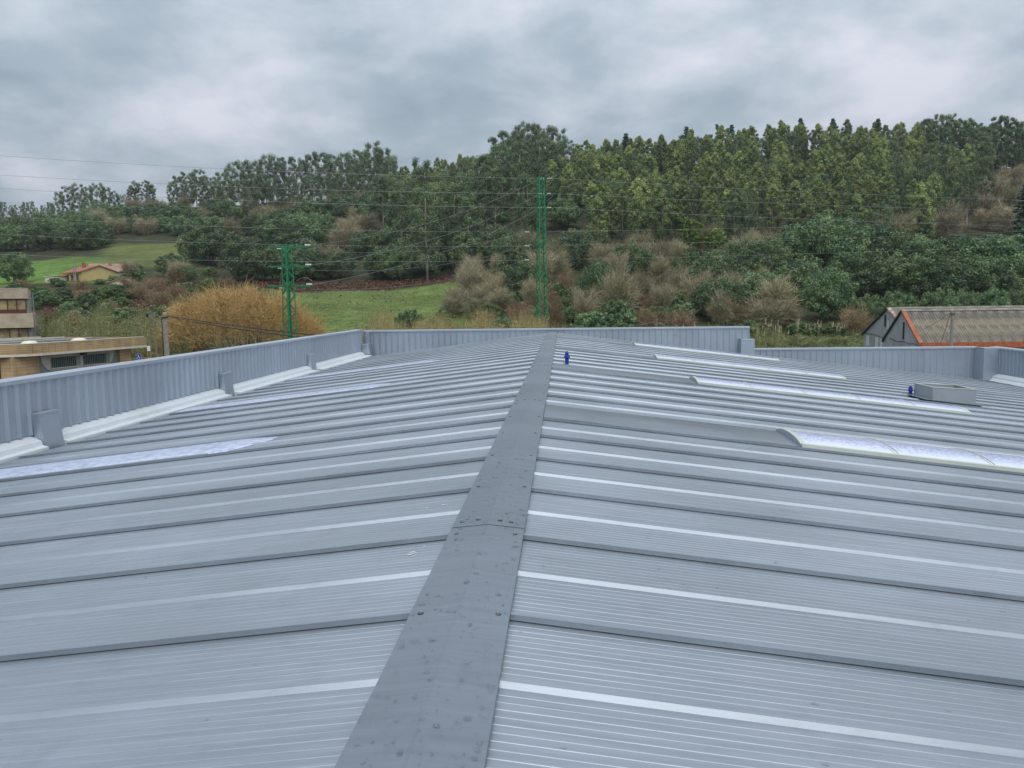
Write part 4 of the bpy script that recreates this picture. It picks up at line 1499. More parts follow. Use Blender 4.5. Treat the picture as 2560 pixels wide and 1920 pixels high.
# --- orange willow
def willow():
    r = np.random.default_rng(41)
    root = gpos(612, 87)
    W = empty('willow_shrub', root, 'huge leafless orange willow thicket behind the left parapet', 'willow')
    W.scale = (1.09, 1.0, 0.94)
    b = MB()
    stems = []
    for i in range(26):
        a = r.uniform(0, 6.28)
        q = r.uniform(0.5, 6.0)
        x, y = q * 1.08 * math.cos(a), q * 0.65 * math.sin(a)
        hh = (8.0 - 0.085 * x * x * (0.9 if x < 0 else 1.1)) * r.uniform(0.55, .8)
        p0 = Vector((x * .55, y * .55, -0.3))
        p1 = Vector((x * .8, y * .8, hh * .5))
        p2 = Vector((x * 1.05 + r.normal() * .3, y * 1.05, hh))
        b.tube([p0, p1, p2], 0.10, 5, 0.02)
        stems.append((p0, p1, p2))
    b.build('stems', M['bark'], W, smooth=True)
    n = 24000
    x = r.uniform(-7.6, 7.8, n)
    y = r.normal(size=n) * 1.9
    top = np.interp(x, [-7.8, -7, -5, -3, -1, .5, 2, 4, 5.5, 6.8, 7.9], [4.5, 7.0, 8.3, 9.1, 9.5, 9.1, 8.8, 8.3, 7.2, 5.8, 3.6])
    top = top - 0.14 * y ** 2 + 0.55 * np.sin(x * 1.6 + 0.7) * np.sin(y * 1.3 + 1) + 0.4 * np.sin(x * 3.7) + 0.3 * np.sin(x * 7.3 + y * 2)
    top = np.maximum(top, 2.0)
    z = top * (0.30 + 0.66 * r.random(n) ** 0.55)
    A = np.stack([x, y, z], 1)
    cl = np.sin(x * 1.9 + 1) + np.sin(y * 2.7 + z * 1.3)
    D = np.stack([0.10 * x + 0.75 * r.normal(size=n) + 0.25 * cl, 0.25 * y + 0.6 * r.normal(size=n), 0.75 + 0.5 * r.normal(size=n)], 1)
    D /= np.linalg.norm(D, axis=1, keepdims=True)
    L = r.uniform(0.4, 1.3, n)
    lng = r.random(n) < 0.10
    L = np.where(lng, r.uniform(1.2, 2.4, n), L)
    D = np.where(lng[:, None], D * np.array([.6, .6, 1]) + np.array([0, 0, .6]), D)
    D /= np.linalg.norm(D, axis=1, keepdims=True)
    tint = 0.46 + 0.27 * r.normal(size=n) + 0.08 * cl
    me = strand_mesh('shoots', A, D, L, np.full(n, 0.016), 0.25 * r.normal(size=(n, 3)), tint, LM['orange'], r, 2)
    link('shoots', me, W)


willow()


# --- reeds, bracken, pampas
def reeds(name, u0, u1, d0, d1, n, h0, h1, key, label, seed):
    r = np.random.default_rng(seed)
    u = r.uniform(u0, u1, n)
    d = r.uniform(d0, d1, n)
    s = (u - 1280) / FPX * d
    x = EYE.x + RH.x * s + FH.x * d
    y = EYE.y + RH.y * s + FH.y * d
    z = z_world(x, y)
    A = np.stack([x, y, z - 0.1], 1)
    D = np.stack([0.13 * r.normal(size=n), 0.13 * r.normal(size=n), np.ones(n)], 1)
    D /= np.linalg.norm(D, axis=1, keepdims=True)
    cl = 0.7 + 0.3 * np.sin(u * 0.09) * np.sin(u * 0.037 + 1)
    L = r.uniform(h0, h1, n) * cl
    t = np.clip(0.45 + 0.22 * r.normal(size=n), 0, 1)
    m1 = strand_mesh(name, A, D, L, np.full(n, 0.022), 0.35 * r.normal(size=(n, 3)) * np.array([1, 1, .3]), t, LM[key], r, 2)
    o = link(name, m1)
    tag(o, label, 'reeds', kind='stuff')
    # drooping blades
    m = n * 2
    k = r.integers(0, n, m)
    f = r.uniform(0.3, 0.95, m)
    A2 = A[k] + D[k] * (L[k] * f)[:, None]
    D2 = np.stack([r.normal(size=m), r.normal(size=m), 0.8 + 0.3 * r.normal(size=m)], 1)
    D2 /= np.linalg.norm(D2, axis=1, keepdims=True)
    m2 = strand_mesh('reed_blades', A2, D2, r.uniform(0.35, 0.9, m), np.full(m, 0.028), np.stack([np.zeros(m), np.zeros(m), -r.uniform(.1, .4, m)], 1), np.clip(t[k] + .1 * r.normal(size=m), 0, 1), LM[key], r, 2)
    tag(link('reed_blades', m2, o), kind='stuff')


reeds('reed_bed', 905, 1400, 84, 98, 10500, 4.9, 7.0, 'reed', 'dry straw coloured reeds behind the far parapet below the tall pylon', 61)
reeds('reed_bed', 130, 470, 84, 104, 7500, 4.2, 6.4, 'reedg', 'pale green reeds behind the low tan building', 62)
reeds('reed_bed', 1440, 1960, 96, 108, 1200, 2.4, 4.4, 'reedg', 'thin grass and reeds along the far parapet at the thicket foot', 63)
reeds('reed_bed', 1880, 2180, 90, 112, 2600, 0.5, 1.3, 'reedg', 'rough green grass left of the sheds around the pampas', 64)


def bracken(label, patches, n, seed):
    r = np.random.default_rng(seed)
    Cs = []
    for (u0, u1, d0, d1, k) in patches:
        u = r.uniform(u0, u1, int(n * k))
        d = r.uniform(d0, d1, int(n * k))
        s = (u - 1280) / FPX * d
        x = EYE.x + RH.x * s + FH.x * d
        y = EYE.y + RH.y * s + FH.y * d
        hgt = np.clip(0.5 + 0.5 * np.sin(x * .7) * np.sin(y * .6), 0.1, 1)
        Cs.append(np.stack([x, y, z_world(x, y) + r.uniform(0, .9, len(x)) * hgt], 1))
    C = np.concatenate(Cs)
    Nn = np.array([0, 0, 1.0]) + 0.7 * r.normal(size=C.shape)
    me = leaf_mesh('bracken', C, Nn, 0.22 * np.exp(.3 * r.normal(size=len(C))), 0.45, 0.45 + .25 * r.normal(size=len(C)), LM['bracken'], r)
    tag(link('bracken', me), label, 'bracken', kind='stuff')


def meadow_grass():
    r = np.random.default_rng(77)
    n = 16000
    d = r.uniform(112, 188, n)
    u = r.uniform(0, 1, n) * 470 + 720 - (d - 120) * .4
    s = (u - 1280) / FPX * d
    x = EYE.x + RH.x * s + FH.x * d
    y = EYE.y + RH.y * s + FH.y * d
    cl = np.sin(x * .35 + 2 * np.sin(y * .2)) * np.sin(y * .3 + x * .1)
    k = r.random(n) < 0.25 + 0.6 * (cl > 0.1)
    C = np.stack([x, y, z_world(x, y) + .08], 1)[k]
    Nn = np.array([0, -.5, .8]) + .4 * r.normal(size=C.shape)
    m = leaf_mat('meadow_tufts', (0.075, 0.105, 0.028), (0.19, 0.23, 0.065), vary=0.0, trans=0.1)
    me = leaf_mesh('meadow_grass', C, Nn, .17 * np.exp(.4 * r.normal(size=len(C))), .6, .45 + .25 * r.normal(size=len(C)), m, r)
    tag(link('meadow_grass', me), 'tufts of grass on the green meadow', 'grass', kind='stuff')


meadow_grass()
bracken('dead red brown bracken strip along the top of the meadow', [(640, 1130, 190, 202, .7), (880, 960, 196, 206, .15), (650, 760, 186, 192, .15)], 9000, 71)
bracken('dead red brown bracken on the scrub slope at left', [(120, 190, 112, 135, .25), (100, 160, 92, 104, .15), (220, 300, 110, 125, .15), (300, 480, 125, 150, .25), (255, 360, 96, 106, .2)], 12000, 72)


def mk_pampas(seed, np_=5):
    r = np.random.default_rng(seed)
    n = 220
    a = r.uniform(0, 6.28, n)
    A = np.stack([0.25 * np.cos(a) * r.random(n), 0.25 * np.sin(a) * r.random(n), np.zeros(n)], 1)
    D = np.stack([0.5 * np.cos(a), 0.5 * np.sin(a), np.ones(n)], 1)
    D /= np.linalg.norm(D, axis=1, keepdims=True)
    bend = np.stack([0.5 * np.cos(a), 0.5 * np.sin(a), -0.5 * np.ones(n)], 1)
    g = strand_mesh('tuft', A, D, r.uniform(.9, 1.7, n), np.full(n, .02), bend, .4 + .2 * r.normal(size=n), LM['reedg'], r, 3)
    b = MB()
    pl = []
    for i in range(np_):
        a_ = r.uniform(0, 6.28)
        k = r.uniform(.05, .45)
        top = Vector((k * math.cos(a_), k * math.sin(a_), r.uniform(1.7, 2.6)))
        b.tube([(0, 0, 0), top * .6, top], .018, 4, .01)
        for j in range(26):
            t = r.random()
            c = top + Vector((k * math.cos(a_) * .3, k * math.sin(a_) * .3, 0.65)) * t
            pl.append([*(c + Vector(r.normal(size=3)) * .05 * (1.2 - t))])
    st = b.mesh('stalks', M['wood'])
    C = np.array(pl)
    pm = leaf_mesh('plume', C, r.normal(size=C.shape) * np.array([1, 1, .2]), np.full(len(C), .10), .40, .5 + .2 * r.normal(size=len(C)), LM['plume'], r, np.tile([0, 0, 1.0], (len(C), 1)))
    return g, st, pm


PAM = [mk_pampas(80 + i, 1 + i) for i in range(3)]
for u, d, s in ((1892, 98, 1.0), (1906, 96, .95), (1942, 104, 1.1), (1948, 100, 1.0), (1966, 97, .95), (1990, 104, 1.15), (1998, 105, 1.1), (2012, 101, 1.05), (2028, 102, 1.0), (2045, 104, 1.1), (2085, 106, .9), (2093, 105, .95), (2100, 106, .9), (2106, 105, .88), (1920, 102, 1.25), (1700, 98, 1.2), (1745, 99, 1.25), (1525, 97, 1.2), (1512, 96, 1.1),
               (105, 98, 1.15), (140, 100, 1.2), (155, 101, 1.2)):
    g, st, pm = PAM[prng.integers(3)]
    p = gpos(u, d)
    e = empty('pampas_grass', p, 'pampas grass tuft with pale plumes beyond the far parapet' if u > 1000 else 'pampas grass tuft with pale plumes beside the office block', 'pampas grass',
              'pampas beyond the far parapet' if u > 1000 else 'pampas by the office block', prng.uniform(0, 6.28))
    e.scale = (s, s, s)
    link('tuft', g, e)
    link('stalks', st, e)
    link('plume', pm, e)


# things that stand in a row are told apart by their order along it
ORD = ('first second third fourth fifth sixth seventh eighth ninth tenth eleventh twelfth thirteenth fourteenth fifteenth sixteenth seventeenth eighteenth nineteenth twentieth '
       'twenty-first twenty-second twenty-third twenty-fourth twenty-fifth twenty-sixth twenty-seventh twenty-eighth twenty-ninth thirtieth').split()
ROWS = ('oaks above the sheds, back row', 'oaks above the sheds, front row', 'tall trees on the far right ridge', 'low oaks on the far right ridge', 'eucalyptus on the left ridge', 'eucalyptus below the left ridge', 'skyline clump at far left',
        'slim skyline eucalyptus', 'eucalyptus at the foot of the left ridge', 'low trees on the far left skyline', 'oaks above the left field', 'oaks among the brown trees', 'conifers on the right skyline',
        'small oaks behind the sheds', 'pampas beyond the far parapet', 'pampas by the office block', 'thorns at the right of the meadow', 'shrubs among the pampas', 'upright shrubs on the bracken slope', 'dark eucalyptus on the central knoll')
for g in ROWS:
    mem = [o for o in COL.objects if o.parent is None and o.get('group') == g]
    mem.sort(key=lambda o: (Vector(o.location) - EYE).dot(RH) / (Vector(o.location) - EYE).dot(FH))
    for o, w_ in zip(mem, ORD):
        o['label'] = o['label'] + ', ' + w_ + ' from left'

# ------------------------------------------------------------------ pylons and lines
def pylon(pos, rz, wt, wb, H, lev, label, name='lattice_pylon'):
    R_ = empty(name, pos, label, 'pylon', None, rz)

    def hw(z):
        return (wb + (wt - wb) * z / H) / 2
    cs = [(-1, -1), (1, -1), (1, 1), (-1, 1)]
    for cx, cy in cs:
        b = MB()
        t = 0.065
        for (ax, ay) in ((t, 0.008), (0.008, t)):
            A = [(cx * hw(0) - cx * (ax if ax > ay else 0) * 2 * i, cy * hw(0) - cy * (ay if ay > ax else 0) * 2 * i, -0.4) for i in (0, 1)]
            B = [(cx * hw(H) - cx * (ax if ax > ay else 0) * 2 * i, cy * hw(H) - cy * (ay if ay > ax else 0) * 2 * i, H) for i in (0, 1)]
            dx, dy = (0, cy * 0.016) if ax > ay else (cx * 0.016, 0)
            b.hexa([A[0], A[1], (A[1][0] - dx, A[1][1] - dy, A[1][2]), (A[0][0] - dx, A[0][1] - dy, A[0][2])],
                   [B[0], B[1], (B[1][0] - dx, B[1][1] - dy, B[1][2]), (B[0][0] - dx, B[0][1] - dy, B[0][2])])
        b.build('leg', M['pylon'], R_)
    for i in range(lev):
        z0, z1 = H * i / lev, H * (i + 1) / lev
        for k in range(4):
            (ax, ay), (bx, by) = cs[k], cs[(k + 1) % 4]
            if (i + k) % 2:
                (ax, ay), (bx, by) = (bx, by), (ax, ay)
            b = MB().beam((ax * hw(z0) * .97, ay * hw(z0) * .97, z0 + .02), (bx * hw(z1) * .97, by * hw(z1) * .97, z1 - .02), 0.062)
            b.build('brace', M['pylon'], R_)
    return R_


def insulator(parent, p, ax, n=3, r=0.075, L=0.34):
    """string of sheds along axis ax at p (parent's local frame)"""
    b = MB()
    p, ax = Vector(p), Vector(ax).normalized()
    for i in range(n):
        c = p + ax * (L * (i + 0.5) / n)
        w = L / n * 0.36
        b.tube([c - ax * w, c - ax * w * .3, c + ax * w], r, 8, r * .55)
    b.tube([p - ax * .05, p + ax * (L + .05)], 0.018, 5)
    return b.build('insulator', M['porc'], parent)


d_t, d_s = 110.0, 80.0
pt = gpos(1357, d_t)
HT = at(1357, 449, d_t).z - pt.z
TP = pylon(pt, YAW + math.radians(18), 0.80, 1.45, HT, 30, 'tall green steel lattice pylon rising behind the far parapet')
ps = gpos(728, d_s)
HS = at(728, 616, d_s).z - ps.z
SP = pylon(ps, YAW + math.radians(-38), 0.72, 1.22, HS, 16, 'short green steel lattice pylon with three crossarms behind the left parapet')
bpy.context.view_layer.update()
TPi, SPi = TP.matrix_world.inverted(), SP.matrix_world.inverted()


def loc(inv, p):
    return inv @ Vector(p)


def dirl(inv, d):
    return (inv.to_3x3() @ Vector(d)).normalized()


def cable(a, b, sag, r, mtl, label, group=None, n=24, name='power_cable', cat='cable'):
    a, b = Vector(a), Vector(b)
    pts = []
    for i in range(n + 1):
        t = i / n
        p = a.lerp(b, t)
        p.z -= sag * 4 * t * (1 - t)
        pts.append(p)
    mb = MB().tube(pts, r, 5)
    o = mb.build(name, M[mtl], None, tuple(a))
    return tag(o, label, cat, group)


UP = [446, 484, 519]
LO = [580, 615, 650]
lvl = ['highest', 'second highest', 'third highest']
for i, v in enumerate(UP):
    a1, a2 = at(1350, v, d_t - .2), at(1372, v, d_t - .2)
    q = MB()
    c0, c1 = at(1338, v + 3, d_t - .1), at(1384, v + 3, d_t - .1)
    q.beam(loc(TPi, c0), loc(TPi, c1), 0.07)
    q.build('crossarm', M['pylon'], TP)
    insulator(TP, loc(TPi, at(1345, v, d_t - 1.0)), dirl(TPi, -RH * -1), 4, .085, .85)
    insulator(TP, loc(TPi, at(1368, v, d_t - .9)), dirl(TPi, RH), 3, .085, .55)
    j = MB()
    pts = [loc(TPi, at(1380 - 5 * t * t, v + 24 * t - 0, d_t - .3)) for t in np.linspace(0, 1, 6)]
    pts = [loc(TPi, at(1382 - 14 * t ** 2.2, v + 18 * t, d_t - .3)) for t in np.linspace(0, 1, 7)]
    j.tube(pts, 0.022, 4)
    j.build('jumper', M['wire'], TP)
    vl = (387, 436, 469)[i]
    vr = (500, 525, 564)[i]
    cable(at(-90, vl - 4, 100), at(1346, v, d_t - .3), .55, .020, 'wire', lvl[i] + ' overhead wire crossing the left sky to the tall pylon')
    cable(at(1381, v, d_t - .3), at(2660, vr + 4, 138), .30, .020, 'wire', lvl[i] + ' overhead wire running right from the tall pylon across the plantation')
for i, v in enumerate(LO):
    q = MB()
    q.beam(loc(TPi, at(1310, v - 2, d_t - .1)), loc(TPi, at(1362, v - 2, d_t - .1)), 0.06)
    q.build('crossarm', M['pylon'], TP)
    insulator(TP, loc(TPi, at(1312, v, d_t - .35)), dirl(TPi, RH), 3, .09, .62)
    j = MB()
    pts = [loc(TPi, at(1322 + 22 * t, v + 20 * math.sin(math.pi * (0.15 + .7 * t)) - 8, d_t - .3)) for t in np.linspace(0, 1, 7)]
    j.tube(pts, .016, 4)
    j.build('jumper', M['wire'], TP)
    vl = (538, 584, 635)[i]
    vr = (547, 577, 613)[i]
    cable(at(-90, vl - 3, 102), at(1311, v, d_t - .3), .60, .014, 'wire', ('upper', 'middle', 'lower')[i] + ' of three low wires crossing the left slope to the tall pylon')
    cable(at(1366, v - 1, d_t + .1), at(2660, vr - 4, 134), .35, .014, 'wire', ('upper', 'middle', 'lower')[i] + ' of the three low wires right of the tall pylon')
# short pylon arms
for i, v in enumerate((617, 666, 715)):
    for dv, dd in ((0, -0.25), (0, 0.25)):
        q = MB()
        q.beam(loc(SPi, at(669 + (6 if dd > 0 else 0), v + 1 + dd * 5, d_s + dd)), loc(SPi, at(772 + i * 2, v + 1 + dd * 4, d_s + dd)), 0.085)
        q.build('crossarm', M['pylon'], SP)
    q = MB()
    q.beam(loc(SPi, at(672, v + 1, d_s)), loc(SPi, at(738, v - 5, d_s)), .05)
    q.beam(loc(SPi, at(738, v - 5, d_s)), loc(SPi, at(770 + i * 2, v + 1, d_s)), .05)
    q.build('crossarm_tie', M['pylon'], SP)
    insulator(SP, loc(SPi, at(762 + 2 * i, v - 4, d_s - .3)), dirl(SPi, RH), 4, .11, .56)
    insulator(SP, loc(SPi, at(693 + 3 * i, v + 5, d_s - .3)), dirl(SPi, RH), 3, .06, .4)
    for du in (-14, 0, 13):
        f = MB()
        p0 = at(760 + 2 * i + du, v - 1, d_s)
        f.tube([loc(SPi, p0), loc(SPi, p0 + Vector((0, 0, .42)))], .035, 6)
        f.build('fuse', M['blackwire'], SP)
    j = MB()
    j.tube([loc(SPi, at(777 + 2 * i - t * 40, v - 12 - 9 * math.sin(math.pi * t), d_s - .1)) for t in np.linspace(0, 1, 9)], .018, 4)
    j.build('jumper', M['wire'], SP)
    w = ('top', 'middle', 'bottom')[i]
    cable(at(1344, UP[i] + 4, d_t - .3), at(777 + 2 * i, v - 4, d_s - .3), 1.35, .017, 'wire', 'sloping wire from the tall pylon head down to the ' + w + ' arm of the short pylon')
    cable(at(1312, LO[i], d_t - .3), at(772 + 2 * i, v + 9, d_s - .3), 1.15, .014, 'wire', 'sloping wire from the tall pylon waist to the ' + w + ' arm of the short pylon')


def round_pole(u, v_top, d, r0, r1, mtl, label, name='utility_pole'):
    p = gpos(u, d)
    top = at(u, v_top, d).z
    R_ = empty(name, p, label, 'utility pole')
    MB().tube([(0, 0, -0.5), (0, 0, (top - p.z) * .5), (0, 0, top - p.z)], r0, 8, r1).build('pole', M[mtl], R_)
    return R_, p, top


# concrete pole and its cables at left
pc = gpos(412, 60)
topc = at(412, 788, 60)
R_ = empty('utility_pole', (topc.x, topc.y, pc.z), 'thick square concrete pole with black cables behind the left parapet', 'utility pole', None, YAW + .35)
hh = topc.z - pc.z
MB().hexa([(-.2, -.17, -.4), (.2, -.17, -.4), (.2, .17, -.4), (-.2, .17, -.4)], [(-.15, -.13, hh), (.15, -.13, hh), (.15, .13, hh), (-.15, .13, hh)]).build('pole', M['conc'], R_)
MB().lathe([(.16, hh + .0), (.17, hh + .05), (.15, hh + .17), (.08, hh + .22)], 8).build('pole_top', mat('mossy_top', (.33, .31, .10), .9), R_)
MB().box(-.22, .22, -.2, .2, hh - .20, hh - .12).build('clamp_band', M['blackwire'], R_)
MB().tube([(-.22, -.16, hh - .2), (-.23, -.19, hh * .5), (-.24, -.2, 0)], .035, 5).build('downlead', M['blackwire'], R_)
for du, dv in ((6, -7), (14, -5)):
    MB().tube([(0.02 * du, .1, hh - .1), (.02 * du, .1, hh + .35)], .012, 4).build('spike', M['wire'], R_)
cw = Vector((-6.9, YF + 0.2, -0.28))
cable(at(419, 789, 59.9), cw, 0.10, .026, 'blackwire', 'upper of two black cables from the concrete pole to the warehouse corner')
cable(at(419, 791, 59.9), cw + Vector((0.05, 0, -.16)), 0.16, .024, 'blackwire', 'lower of two black cables from the concrete pole to the warehouse corner')
R_, p, top = round_pole(377, 786, 63, .11, .085, 'wood', 'thin pale pole with a bracket left of the concrete pole')
hp = top - p.z
MB().beam((-.75, 0, hp - .15), (.55, 0, hp - .05), .05).build('bracket', M['wire'], R_)
MB().beam((0, 0, hp - .1), (1.0, .1, hp - .75), .04).build('bracket', M['wire'], R_)
MB().box(-.18, .05, -.16, -.09, hp - 2.9, hp - 2.5).build('meter_box', M['porc'], R_)
MB().box(-.12, .03, -.18, -.09, hp - .2, hp + .05).build('switch', M['blackwire'], R_)
R_, p, top = round_pole(392, 782, 70, .09, .08, 'wood', 'second thin pole close behind the concrete pole')
MB().beam((-.4, 0, top - p.z - .2), (.4, 0, top - p.z - .2), .05).build('bracket', M['wire'], R_)
R_, p, top = round_pole(2380, 776, 70, .17, .13, 'conc', 'slim concrete pole in front of the corrugated shed roof')
MB().box(-.17, .17, -.15, .15, top - p.z - .35, top - p.z - .28).build('clamp_band', M['blackwire'], R_)
R_, p, top = round_pole(1642, 800, 64, .11, .10, 'wood', 'pole top with two short wires poking above the far parapet')
MB().beam((-1.25, 0, top - p.z - .34), (0, 0, top - p.z - .12), .03).build('stay', M['wire'], R_)
MB().beam((0, 0, top - p.z - .12), (.8, 0, top - p.z - .5), .03).build('stay', M['wire'], R_)
MB().lathe([(.13, top - p.z - .02), (.13, top - p.z + .04)], 8).build('pole_cap', M['conc'], R_)

# ------------------------------------------------------------------ corrugated sheds at right
M['fc_a'] = mat('fibre_cement_grey', (0.20, 0.185, 0.155), 0.9, 0, 0.35, 0.9, col2=(0.34, 0.31, 0.26), stretch=(1, 1, 1))
M['fc_b'] = mat('fibre_cement_brown', (0.25, 0.21, 0.16), 0.9, 0, 0.3, 1.3, col2=(0.38, 0.33, 0.25))
M['fc_c'] = mat('fibre_cement_dark', (0.17, 0.155, 0.125), 0.9, 0, 0.35, 1.2, col2=(0.33, 0.29, 0.23))
M['orange'] = mat('orange_edge_paint', (0.42, 0.10, 0.035), 0.75, 0, 0.3, 3, col2=(0.50, 0.16, 0.07))
M['rusty'] = mat('flaking_edge', (0.36, 0.20, 0.13), 0.85, 0, 0.3, 5, col2=(0.62, 0.52, 0.45), lo=.45, hi=.6)
M['shedwall'] = mat('grey_render', (0.34, 0.355, 0.36), 0.9, 0, 0.18, 1.5, stretch=(1, 1, .3))
M['winwhite'] = mat('white_shutter', (0.62, 0.63, 0.62), 0.6)


def shed(s0, s1, dA, dB, z_eave, z_ridge, label, edge, wins, slit=None):
    """gable at s0 faces left; ridge runs along the view's right"""
    o2 = plan(s0, dA)
    R_ = empty('shed', (o2[0], o2[1], GZ), label, 'shed', None, YAW)
    Ln, W = s1 - s0, dB - dA
    h, hr = z_eave - GZ, z_ridge - GZ
    b = MB()
    t = .25
    for y in (0.0, W - t):
        b.box(t, Ln, y, y + t, -1.0, h - .02)
    b.build('side_wall', M['shedwall'], R_)
    for x0 in (0.0, Ln):
        poly = [(0, -1.0), (W, -1.0), (W, h - .03), (W / 2, hr - .05), (0, h - .03)]
        g = MB()
        g.sweep([(x0, y, z) for y, z in poly], [(x0 + t - .003, y, z) for y, z in poly], True, True)
        g.build('gable_wall', M['shedwall'], R_)
    # corrugated sheets, three courses on each slope
    L = math.hypot(W / 2 + .25, hr - h)
    nsh = int(Ln / 1.056) + 1
    mats = [M['fc_c'], M['fc_b'], M['fc_a']]
    cut = [(-0.06, .36), (.35, .70), (.69, 1.0)]
    for c, (ta, tb) in enumerate(cut):
        for side in (0, 1):
            b = MB()
            def P(x, t_, up):
                y = (W / 2) * t_ if side == 0 else W - (W / 2) * t_
                return (x, y, h + (hr - h) * t_ + up)
            n = 6 * 6
            A, B = [], []
            for k in range(n + 1):
                x = 1.056 * k / n
                wv = 0.075 * math.sin(2 * math.pi * k / 9)
                A.append(P(x, ta, .05 + wv + .012 * (1 if c else 1)))
                B.append(P(x, tb, .05 + wv - .006))
            b.sweep(A, B) if side == 0 else b.sweep(B, A)
            me = b.mesh('roof_sheet', mats[c])
            for i in range(nsh):
                o = link('roof_sheet', me, R_, (-.12 + i * 1.056, 0, 0.004 * ((i + c) % 2)))
    # barge boards on the gable, ridge capping, gutter
    for side in (0, 1):
        b = MB()
        ya, yb = (-.3, W / 2) if side == 0 else (W + .3, W / 2)
        za, zb = h - (hr - h) * .6 / W, hr
        bw = .42
        b.hexa([(-.16, ya, za - .12), (bw - .16, ya, za - .12), (bw - .16, yb, zb - .10), (-.16, yb, zb - .10)], [(-.16, ya, za + .12), (bw - .16, ya, za + .12), (bw - .16, yb, zb + .12), (-.16, yb, zb + .12)])
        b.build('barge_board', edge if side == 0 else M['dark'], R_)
    b = MB()
    b.sweep([(-.12, W / 2 - .28, hr - .06), (-.12, W / 2, hr + .13), (-.12, W / 2 + .28, hr - .06)], [(Ln, W / 2 - .28, hr - .06), (Ln, W / 2, hr + .13), (Ln, W / 2 + .28, hr - .06)])
    b.build('ridge_capping', M['fc_a'], R_)
    b = MB().box(.02, Ln, -.34, -.08, h - .62, h - .07)
    b.build('gutter_board', M['orange'], R_)
    for (y0, y1, z0, z1, mm) in wins:
        w_ = MB().box(-.05, -.004, y0, y1, z0, z1).build('window', M[mm], R_)
        MB().box(-.07, -.02, y0 - .05, y1 + .05, z0 - .06, z0 - .005).build('sill', M['shedwall'], w_)
    return R_


SB = shed(42.4, 72, 83.2, 95, -3.05, -0.05, 'grey gabled shed with a flaking edge board, farther of the two sheds', M['rusty'],
          [(10.3, 11.0, 1.5, 2.7, 'winwhite'), (8.0, 8.7, 1.2, 2.6, 'winwhite'), (7.0, 7.4, 1.5, 2.5, 'winwhite'), (6.2, 6.6, 3.9, 5.2, 'dark'), (5.6, 5.85, 3.6, 4.6, 'winwhite')])
SF = shed(38.9, 70, 75.2, 82.3, -3.10, -0.16, 'grey gabled shed with orange edge boards and mossy corrugated roof, nearer of the two', M['orange'],
          [(2.95, 3.25, 3.0, 4.7, 'dark')])
cable(Vector((7.5, YF + .18, -.80)), at(2163, 833, 95), 0.55, .028, 'blackwire', 'black cable from the far parapet to the corner of the farther shed')
cable(at(2163, 831, 94.5), at(2376, 782, 70), 1.3, .018, 'blackwire', 'thin cable from the farther shed corner to the slim concrete pole')
cable(at(2376, 784, 69.9), at(2349, 868, 68), 0.0, .03, 'blackwire', 'black stay cable slanting down from the slim concrete pole')
b = MB()
pts = []
for (u, v, d) in ((2165, 833, 94.5), (2185, 836, 91), (2200, 841, 88.5), (2210, 850, 86), (2218, 851, 83), (2226, 846, 81.2), (2240, 853, 79.8), (2262, 855, 78), (2275, 860, 77), (2285, 859, 76), (2297, 866, 75.2)):
    pts.append(at(u, v, d - .35))
b.tube(pts, .035, 5)
tag(b.build('power_cable', M['blackwire'], None, tuple(pts[0])), 'sagging black cable pinned along the two grey shed gables', 'cable')

# ------------------------------------------------------------------ low tan building and office block at left
def brick_mat(name, c1, c2, mortar, w, h):
    m = bpy.data.materials.new(name)
    m.use_nodes = True
    nt, N, L, P = nodes_of(m)
    P.inputs['Roughness'].default_value = .85
    tc = N('ShaderNodeTexCoord')
    sp = N('ShaderNodeSeparateXYZ')
    L(tc.outputs['Object'], sp.inputs[0])
    ad = N('ShaderNodeMath')
    ad.operation = 'ADD'
    L(sp.outputs[0], ad.inputs[0]); L(sp.outputs[1], ad.inputs[1])
    cb = N('ShaderNodeCombineXYZ')
    L(ad.outputs[0], cb.inputs[0]); L(sp.outputs[2], cb.inputs[1])
    bt = N('ShaderNodeTexBrick')
    bt.offset = 0.0
    bt.inputs['Scale'].default_value = 1
    bt.inputs['Brick Width'].default_value = w
    bt.inputs['Row Height'].default_value = h
    bt.inputs['Mortar Size'].default_value = .012
    bt.inputs['Color1'].default_value = (*c1, 1)
    bt.inputs['Color2'].default_value = (*c2, 1)
    bt.inputs['Mortar'].default_value = (*mortar, 1)
    L(cb.outputs[0], bt.inputs['Vector'])
    nz = N('ShaderNodeTexNoise')
    nz.inputs['Scale'].default_value = .7
    nz.inputs['Detail'].default_value = 6
    L(tc.outputs['Object'], nz.inputs['Vector'])
    mr = N('ShaderNodeMapRange')
    mr.inputs['From Min'].default_value = .3
    mr.inputs['From Max'].default_value = .7
    mr.inputs['To Min'].default_value = .7
    mr.inputs['To Max'].default_value = 1.25
    L(nz.outputs[0], mr.inputs['Value'])
    vm = N('ShaderNodeVectorMath')
    vm.operation = 'SCALE'
    L(bt.outputs[0], vm.inputs[0]); L(mr.outputs[0], vm.inputs['Scale'])
    L(vm.outputs[0], P.inputs['Base Color'])
    return m


